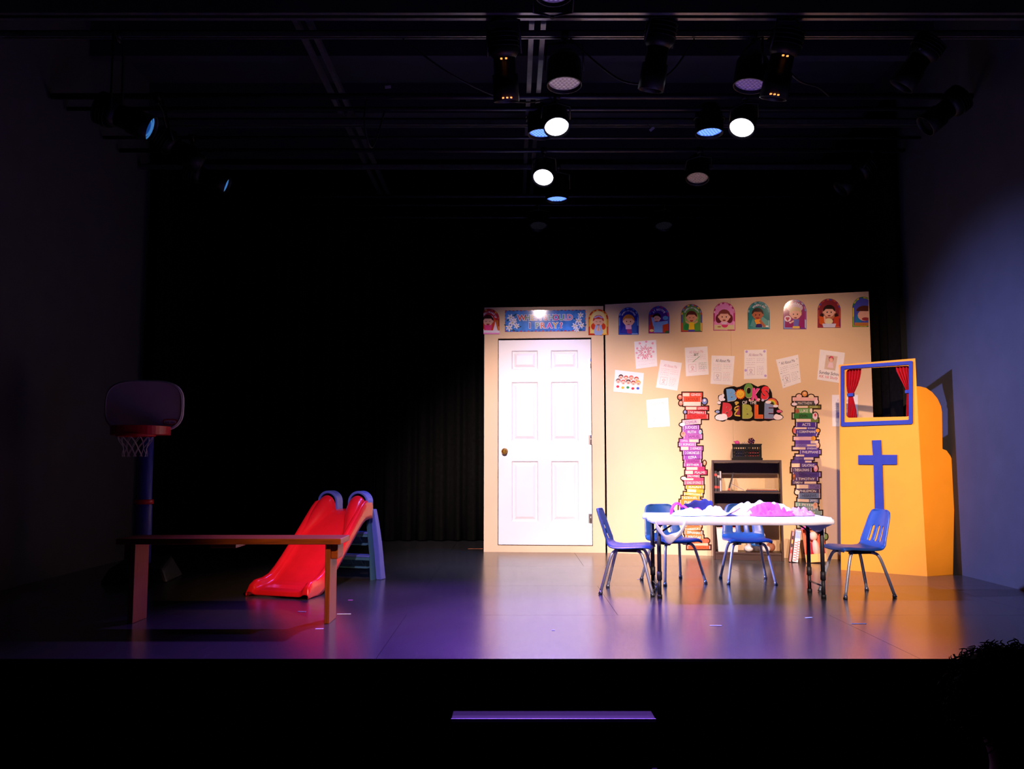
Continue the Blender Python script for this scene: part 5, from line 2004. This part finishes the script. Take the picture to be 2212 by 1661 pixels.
pipe('nearest thick beam of the lighting grid at the top of the view', 5.457, 3.80, .05, 'strut')
pipe('bright metal channel of the lighting grid, second from the audience', 5.797, 3.80, .022, 'strut')
pipe('lighting pipe carrying the two brightest white lamps', 6.465, 3.65)
pipe('thin lighting pipe carrying the blue lamps', 6.702, 3.65, .017)
pipe('pale channel crossing just behind the brightest white lamps', 7.363, 3.80, .03, 'strut')
pipe('thin lighting pipe in the middle of the grid', 7.315, 3.65, .015)
pipe('lighting pipe carrying the farther white lamp', 7.628, 3.65, .020)
pipe('channel of the lighting grid right behind the farther white lamp', 8.06, 3.65, .022, 'strut')
pipe('lighting pipe above the cream flats', 8.982, 3.65, .020)
pipe('thin lighting pipe close to the back curtain', 9.297, 3.65, .015)
pipe('farthest lighting pipe at the back curtain', 9.60, 3.60, .018)


def rail(label, x):
    o = MB()
    o.b2((x - .018, 4.3, 3.86), (x + .018, 9.7, 3.90))
    return tag(o.build('ceiling_rail', M_STRUT), label, 'rail', 'rails running front to back in the grid')


rail('left rail of the pair running front to back in the middle of the grid', .135)
rail('right rail of the pair running front to back in the middle of the grid', .215)
rail('left rail of the pair running front to back over the slide', -1.475)
rail('right rail of the pair running front to back over the slide', -1.385)


def basis(d):
    d = V(d).normalized()
    a = d.cross(V((0, 0, 1)))
    if a.length < 1e-3:
        a = V((1, 0, 0))
    a.normalize()
    return d, a, a.cross(d).normalized()


def yoke(t, pos, top, R, side, back, m):
    """U bracket from both sides of the body up to the pipe, with a hook clamp"""
    mid = V((top[0], top[1], top[2] - .05))
    mb = MB()
    p1, p2 = back + side * (R + .012), back - side * (R + .012)
    k1 = V((p1.x, p1.y, max(p1.z, mid.z - .02))) * .3 + mid * .7 + side * R * .7
    k2 = V((p2.x, p2.y, max(p2.z, mid.z - .02))) * .3 + mid * .7 - side * R * .7
    k1.z = k2.z = mid.z - .01
    mb.tube([p1, k1, mid, k2, p2], .008, 6)
    mb.build('yoke', m, t, pos)
    mb = MB()
    mb.cyl(mid - V((0, 0, .012)), V(top) + V((0, 0, .0)), .014, n=8)
    mb.cyl(V(top) - V((.025, 0, 0)), V(top) + V((.025, 0, 0)), .032, n=12)
    mb.build('clamp', m, t, pos)


def par(label, c, aim, dia, py, pz, emit, es, power=0, lcol=(1, 1, 1), size=45, cells=True, lens='303038'):
    c = V(c)
    d, a, b = basis(aim)
    R = dia / 2
    t = thing('par_lamp', label, 'stage lamp', c, group='round LED lamps hanging in the grid')
    mb = MB()
    mb.tube([c + d * .03, c - d * .05, c - d * .15, c - d * .20, c - d * .205], [R * 1.10, R * 1.10, R * 1.05, R * .8, R * .3], 24, caps=True)
    # open front: ring
    body = MB()
    vs_, fs = [], []
    prof = [(.03, 1.10), (.03, 1.02), (.004, 1.0), (-.004, 0)]
    n = 24
    for l, k in prof:
        for i in range(n):
            an = 2 * math.pi * i / n
            vs_.append(c + d * l + (a * math.cos(an) + b * math.sin(an)) * R * k)
    for j in range(len(prof) - 1):
        for i in range(n):
            i2 = (i + 1) % n
            fs.append((j * n + i, j * n + i2, (j + 1) * n + i2, (j + 1) * n + i))
    prof2 = [(.03, 1.10), (-.05, 1.10), (-.15, 1.05), (-.20, .8), (-.21, .0)]
    k0 = len(vs_)
    for l, k in prof2:
        for i in range(n):
            an = 2 * math.pi * i / n
            vs_.append(c + d * l + (a * math.cos(an) + b * math.sin(an)) * R * k)
    for j in range(len(prof2) - 1):
        for i in range(n):
            i2 = (i + 1) % n
            fs.append((k0 + j * n + i, k0 + j * n + i2, k0 + (j + 1) * n + i2, k0 + (j + 1) * n + i))
    body.add(vs_, fs, None, True)
    body.build('housing', M_LAMP, t, c)
    nm = 'lens_%s_%.2f' % (''.join('%02x' % int(min(1, q) * 255) for q in emit), es)
    M = mat(nm, lens, .3, emit=emit, es=es)
    lb = MB()
    lb.cyl(c + d * .003, c + d * .007, R * .99, n=24)
    lo = lb.build('lens', M if not cells else mat(nm + '_back', lens, .4, emit=emit, es=es * .35), t, c)
    if cells:
        cb = MB()
        s = R * 2 / 7.4
        for i in range(-4, 5):
            for j in range(-4, 5):
                x = (i + .5 * (j % 2)) * s
                y = j * s * .866
                if math.hypot(x, y) < R * .9:
                    q = c + d * .0075 + a * x + b * y
                    cb.cyl(q, q + d * .004, s * .40, s * .30, n=8)
        cb.build('lens_cells', M, lo, c)
    yoke(t, c, (c.x, py, pz), R * 1.1, a, c - d * .08, M_LAMP)
    if power:
        sp = bpy.data.lights.new('lamp_beam', 'SPOT')
        sp.energy = power
        sp.color = lcol
        sp.spot_size = math.radians(size)
        sp.spot_blend = .8
        sp.shadow_soft_size = R * .8
        so = bpy.data.objects.new('lamp_beam', sp)
        so.location = d * .06
        so.rotation_euler = d.to_track_quat('-Z', 'Y').to_euler()
        so.parent = t
        COL.objects.link(so)
    return t


PUR = (.34, .13, 1.0)
BLU = (.05, .22, 1.0)
par('glowing white lamp over the gap between door and cream flat, nearer one', (.341, 6.537, 3.45), (.06, -.50, -.86), .185, 6.465, 3.65, (.86, .80, 1), 6, 2050, PUR, 50, False)
par('glowing white lamp on the right, beside a blue one', (1.768, 6.556, 3.45), (-.30, -.48, -.82), .185, 6.465, 3.65, (.86, .80, 1), 6, 2050, PUR, 50, False)
par('glowing white lamp farther back, directly above the door', (.284, 7.74, 3.45), (-.12, -.62, -.78), .18, 7.628, 3.65, (.86, .80, 1), 6, 1800, PUR, 50, False)
par('bright blue lamp pointing straight down left of the right white lamp', (1.562, 6.76, 3.50), (0, -.05, -1), .20, 6.702, 3.65, (.10, .22, 1), 2.6, 320, BLU, 60)
par('bright blue lamp half hidden behind the nearer white lamp', (.235, 6.78, 3.50), (0, -.05, -1), .20, 6.702, 3.65, (.10, .22, 1), 2.6, 320, BLU, 60)
par('bright blue lamp pointing straight down below the farther white lamp', (.429, 8.20, 3.40), (0, -.03, -1), .20, 8.06, 3.65, (.10, .22, 1), 2.6, 260, BLU, 60)
par('unlit lamp with a pale pinkish honeycomb lens, nearest the audience in the middle', (.362, 5.869, 3.50), (0, -.08, -1), .22, 5.797, 3.80, (.75, .55, .70), .20, lens='b09098')  # lamp is off: faint glow painted into the lens by emission, no beam
par('unlit lamp with a violet honeycomb lens behind the right spotlight', (1.652, 5.884, 3.50), (-.15, -.05, -1), .21, 5.797, 3.80, (.42, .25, .85), .16, lens='705890')  # also off; added emission makes the violet lens glow a little
par('unlit lamp with a brownish lens on the right of the farther pipe', (1.675, 7.74, 3.45), (-.1, -.30, -.95), .19, 7.628, 3.65, (.60, .42, .42), .12, lens='a08078')  # casts no beam; lens brightness partly painted in as weak emission
par('dark lamp with a speckled lens above the door near the back curtain', (.287, 9.382, 3.46), (0, -.3, -.95), .19, 9.297, 3.65, (.3, .3, .4), .012, lens='404048')  # lamp is off; a trace of emission lightens its lens
par('dark lamp with a speckled lens above the bookcase near the back curtain', (1.65, 9.382, 3.46), (0, -.3, -.95), .19, 9.297, 3.65, (.3, .3, .4), .012, lens='404048')  # off too, with the same trace of painted lens glow
par('lamp with a violet lens cut by the top of the view', at(1197, -21, 5.2), (0, -.15, -1), .22, 5.457, 3.80, (.42, .25, .85), .3, lens='705890')


def profile(label, top, aim, length, R, pipe_y, pipe_z, glow=None, lens=None, es=0):
    """long-barrelled profile spotlight; top = rear end of the body"""
    p = V(top)
    d, a, b = basis(aim)
    t = thing('profile_spotlight', label, 'stage lamp', p, group='long barrelled spotlights in the grid')
    L = length
    mb = MB()
    mb.tube([p, p + d * .02, p + d * L * .32, p + d * L * .40], [R * .7, R * 1.15, R * 1.2, R * .9], 18)
    mb.build('housing', M_LAMP, t, p)
    mb = MB()
    for k in range(4):
        q = p + d * L * (.06 + .06 * k)
        mb.tube([q, q + d * .008], [R * 1.28, R * 1.28], 18)
    mb.build('cooling_fin', M_LAMP, t, p)
    vs_, fs = [], []
    n = 20
    prof = [(.38, .86), (.62, .86), (.63, 1.0), (1.0, 1.02), (1.0, .94), (.90, .92)]
    for l, k in prof:
        for i in range(n):
            an = 2 * math.pi * i / n
            vs_.append(p + d * (L * l) + (a * math.cos(an) + b * math.sin(an)) * R * k)
    for j in range(len(prof) - 1):
        for i in range(n):
            i2 = (i + 1) % n
            fs.append((j * n + i, j * n + i2, (j + 1) * n + i2, (j + 1) * n + i))
    MB().add(vs_, fs, None, True).build('barrel', M_LAMP, t, p)
    nm = 'profile_lens' if not lens else 'profile_lens_blue'
    lm = mat(nm, '181820', .08, spec=.8, emit=lens or (0, 0, 0), es=es)
    q = p + d * L * .90
    MB().tube([q, q + d * .006, q + d * .012], [R * .92, R * .8, R * .3], 20).build('lens', lm, t, p)
    if lens:
        for rk in (.62, .90):
            q2 = p + d * L * .925
            MB().tube([q2 + (a * math.cos(2 * math.pi * i / 20) + b * math.sin(2 * math.pi * i / 20)) * R * rk for i in range(20)], R * .06, 6, closed=True).build('lens_ring', mat('profile_lens_rim', '284890', .2, emit=(.10, .40, 1), es=es * 1.8), t, p)
    if glow:
        gm = mat('lamp_leak_glow', '401808', .5, emit=(1, .28, .06), es=2.2)
        for (f, dx) in glow:
            q = p + d * L * f
            for k in range(3 if f > .5 else 2):
                an = dx + .30 * k
                dirv = V((math.sin(an) * a.x + math.cos(an) * -.0, -math.cos(an), 0)).normalized()
                dirv = (dirv - d * dirv.dot(d)).normalized()
                MB().box(q + dirv * R * (1.03 if f > .5 else 1.2), (.013, .010, .007)).build('vent_glow', gm, t, p)
    yoke(t, p, (p.x, pipe_y, pipe_z), R * 1.2, a, p + d * L * .36, M_LAMP)
    return t


profile('long dark spotlight with orange glowing vents left of the honeycomb lamp', at(1086, 62, 5.55), (.05, .26, -.9), .46, .085, 5.457, 3.80, glow=[(.44, -.2), (.97, -.25)])
profile('long dark spotlight with orange glowing vents leaning left on the right', at(1704, 58, 5.55), (-.16, .26, -.9), .46, .090, 5.457, 3.80, glow=[(.44, -.2), (.97, -.5)])
profile('long dark spotlight leaning left between the two vented ones', at(1432, 40, 5.55), (-.14, .24, -.9), .46, .085, 5.457, 3.80)
pl = V((-2.369, 5.57, 3.05))
ax = (V((3.3, 6.3, .75)) - pl).normalized()
profile('blue lensed spotlight on the left aimed across the stage, nearer one', pl - ax * .36, ax, .38, .085, 5.797, 3.80, lens=(.02, .20, 1), es=.22)
pl = V((-2.409, 7.217, 3.20))
profile('blue lensed spotlight on the left aimed across the stage, farther one', pl - ax * .36, ax, .38, .075, 7.315, 3.65, lens=(.02, .20, 1), es=.16)
pl = at(434, 338, 6.5)
profile('dark spotlight on the left between the two blue lensed ones', pl - ax * .36 + V((0, 0, .02)), (.8, .35, -.5), .38, .075, 6.465, 3.65)
for lab, px, py, d, av, ly, lz in (('dark round spotlight hanging high on the right near the wall', 2012, 262, 6.3, (-.75, .1, -.6), 6.465, 3.65),
                                   ('dark spotlight on the right above the puppet theatre', 1826, 400, 7.7, (-.7, .05, -.65), 7.628, 3.65),
                                   ('dark spotlight at the right end of the bright channel', 1958, 170, 5.75, (-.5, .3, -.8), 5.797, 3.80)):
    pl = at(px, py, d)
    av = V(av).normalized()
    profile(lab, pl - av * .30, av, .36, .085, ly, lz)

# cables looping between pipes
for lab, pts in (('black cable sagging left of the nearer white lamp', [(-.75, 5.80, 3.77), (-.4, 5.9, 3.55), (0.0, 6.2, 3.5), (.3, 6.45, 3.62)]),
                 ('black cable looping right of the honeycomb lamp', [(.40, 5.80, 3.77), (.75, 5.75, 3.45), (1.05, 5.78, 3.50), (1.25, 5.80, 3.77)]),
                 ('black cable hanging beside the right vented spotlight', [(1.75, 5.80, 3.77), (1.95, 5.85, 3.52), (2.2, 6.1, 3.56), (2.4, 6.44, 3.64)]),
                 ('black cable hanging straight down over the slide', [(-1.1, 6.47, 3.65), (-1.12, 6.47, 3.45), (-1.08, 6.6, 3.30), (-1.0, 6.70, 3.63)])):
    o = MB().tube(smoothpath(pts, 8), .007, 6).build('cable', M_CABLE)
    tag(o, lab, 'cable', 'cables in the lighting grid')
for lab, px, py, yy, a in (('white paper tag on a pipe left of the blue lamp', 1408, 279, 7.28, .7), ('pale paper tag on the left of the grid', 838, 188, 6.43, .1)):
    p = at(px, py, yy)
    o = MB().box((0, 0, 0), (.045, .003, .022), mat('paper_tag_white', 'd0ccd8', .7)).box((0, 0, .04), (.002, .002, .075), M_CABLE).build('paper_tag', None)
    o.location = p
    o.rotation_euler = (0, -a, 0)
    tag(o, lab, 'tag', 'paper tags in the lighting grid')

# ================================================================== AUDIENCE MEMBER
px_, py_ = 1.14, 2.05
t = thing('person', 'seated audience member with dark curly hair seen from behind at the lower right', 'person', (px_, py_, ZH))
M_SKIN = mat('skin', '8a5a44', .6)
M_SHIRT = mat('dark_shirt', '141318', .9, var=.15, scale=40)
M_TROU = mat('dark_trousers', '101116', .9, var=.15, scale=40)
M_HAIR = mat('dark_curly_hair', '070505', .75, spec=.2)


def skinned(name, joints, edges, m, parent, root=0, sub=2):
    me = bpy.data.meshes.new(name)
    me.from_pydata([j[:3] for j in joints], edges, [])
    me.materials.append(m)
    o = bpy.data.objects.new(name, me)
    COL.objects.link(o)
    o.parent = parent
    sk = o.modifiers.new('skin', 'SKIN')
    sk.use_smooth_shade = True
    lay = me.skin_vertices[0].data if me.skin_vertices else None
    if lay is None:
        bm = bmesh.new(); bm.from_mesh(me); bm.verts.layers.skin.verify(); bm.to_mesh(me); bm.free()
        lay = me.skin_vertices[0].data
    for i, j in enumerate(joints):
        r = j[3]
        lay[i].radius = (r, j[4] if len(j) > 4 else r)
        lay[i].use_root = i == root
    s = o.modifiers.new('sub', 'SUBSURF')
    s.levels = s.render_levels = sub
    return o


J = [(0, 0, .50, .125, .10), (0, 0, .68, .115, .09), (0, 0, .84, .13, .095), (0, .0, .93, .07, .07), (0, .01, 1.00, .05, .05), (0, .02, 1.05, .065, .075), (0, .03, 1.12, .078, .092), (0, .025, 1.19, .06, .075)]
E = [(i, i + 1) for i in range(7)]
for s in (-1, 1):
    k = len(J)
    J += [(s * .16, 0, .90, .052), (s * .215, .02, .74, .042), (s * .21, .16, .62, .034), (s * .13, .32, .60, .026), (s * .115, .37, .60, .030, .014)]
    E += [(2, k), (k, k + 1), (k + 1, k + 2), (k + 2, k + 3), (k + 3, k + 4)]
    pal = k + 4
    for f, (dx, L_f) in enumerate(((-.024, .062), (-.008, .072), (.008, .068), (.024, .054))):
        q = len(J)
        J += [(s * .115 + dx, .40, .598, .009), (s * .115 + dx, .40 + L_f * .55, .594, .0085), (s * .115 + dx, .40 + L_f, .584, .007)]
        E += [(pal, q), (q, q + 1), (q + 1, q + 2)]
    q = len(J)
    J += [(s * .115 - s * .035, .375, .596, .010), (s * .115 - s * .055, .405, .592, .009)]
    E += [(k + 3, q), (q, q + 1)]
    k = len(J)
    J += [(s * .09, .06, .50, .085), (s * .11, .42, .52, .058), (s * .11, .44, .28, .048), (s * .11, .43, .08, .034), (s * .11, .55, .035, .034, .026)]
    E += [(0, k), (k, k + 1), (k + 1, k + 2), (k + 2, k + 3), (k + 3, k + 4)]
skinned('body', J, E, M_SKIN, t)
J2 = [(0, 0, .48, .150, .125), (0, 0, .68, .135, .11), (0, 0, .85, .150, .110), (0, 0, .955, .075, .075)]
E2 = [(0, 1), (1, 2), (2, 3)]
for s in (-1, 1):
    k = len(J2)
    J2 += [(s * .165, 0, .90, .065), (s * .22, .02, .74, .054), (s * .212, .14, .64, .046)]
    E2 += [(2, k), (k, k + 1), (k + 1, k + 2)]
skinned('shirt', J2, E2, M_SHIRT, t)
J3 = [(0, 0, .49, .14, .11)]
E3 = []
for s in (-1, 1):
    k = len(J3)
    J3 += [(s * .092, .06, .50, .098), (s * .11, .42, .52, .070), (s * .11, .44, .28, .060), (s * .11, .43, .10, .052)]
    E3 += [(0, k), (k, k + 1), (k + 1, k + 2), (k + 2, k + 3)]
skinned('trousers', J3, E3, M_TROU, t)
hd = V((0, .03, 1.13))
mb = MB()
mb.sphere(hd + V((0, .092, -.02)), (.012, .018, .02)).sphere(hd + V((.082, 0, -.015)), (.010, .02, .03)).sphere(hd + V((-.082, 0, -.015)), (.010, .02, .03))
mb.build('face_features', M_SKIN, t)
mb = MB()
for sx in (-1, 1):
    mb.sphere(hd + V((sx * .03, .083, .005)), (.013, .010, .008), mat('eye_white', 'd8d0cc', .4))
mb.build('eyes', None, t)
MB().sphere(hd + V((0, .088, -.052)), (.022, .010, .007)).build('mouth', mat('lip', '7c3c38', .5), t)
mb = MB()
rh = random.Random(11)
mb.sphere(hd + V((0, -.020, .014)), (.126, .116, .108), None, 20, 14)
for k in range(1500):
    th = rh.uniform(0, 2 * math.pi)
    ph = math.acos(rh.uniform(-.75, 1))
    d = V((math.sin(ph) * math.cos(th), math.sin(ph) * math.sin(th), math.cos(ph)))
    if d.y > .45 and d.z < .35:
        continue
    c = hd + V((0, -.020, .010)) + V((d.x * .124, d.y * .113, d.z * .106))
    _, a, b = basis(d)
    rr_ = rh.uniform(.004, .010)
    L_ = rh.uniform(.012, .040)
    w0 = rh.uniform(0, 6.28)
    droop = V((0, 0, -.012))
    pts = [c + d * (L_ * f) + droop * f * f + (a * math.cos(w0 + 7 * f) + b * math.sin(w0 + 7 * f)) * rr_ for f in [i / 8 for i in range(9)]]
    mb.tube(pts, [.0015] * 8 + [.0006], 3, caps=False)
ho = mb.build('hair', M_HAIR, t)
tt = thing('audience_seat', 'dark padded audience seat under the curly haired person', 'seat', (px_, py_ - .02, ZH))
M_PAD = mat('dark_seat_fabric', '15141a', .9, var=.2, scale=50)
MB().b2((-.23, -.14, .36), (.23, .34, .432)).build('seat_pad', M_PAD, tt, bevel=.025)
MB().box((0, -.20, .62), (.44, .06, .46), None, Matrix.Rotation(.10, 3, 'X')).build('backrest', M_PAD, tt, bevel=.025)
for sx in (-1, 1):
    for yy in (-.17, .28):
        MB().cyl((sx * .20, yy, 0), (sx * .20, yy, .37), .014, n=10).build('leg', M_TLEG, tt)
    MB().cyl((sx * .20, -.17, .37), (sx * .20, -.20, .50), .012, n=10).build('back_post', M_TLEG, tt)
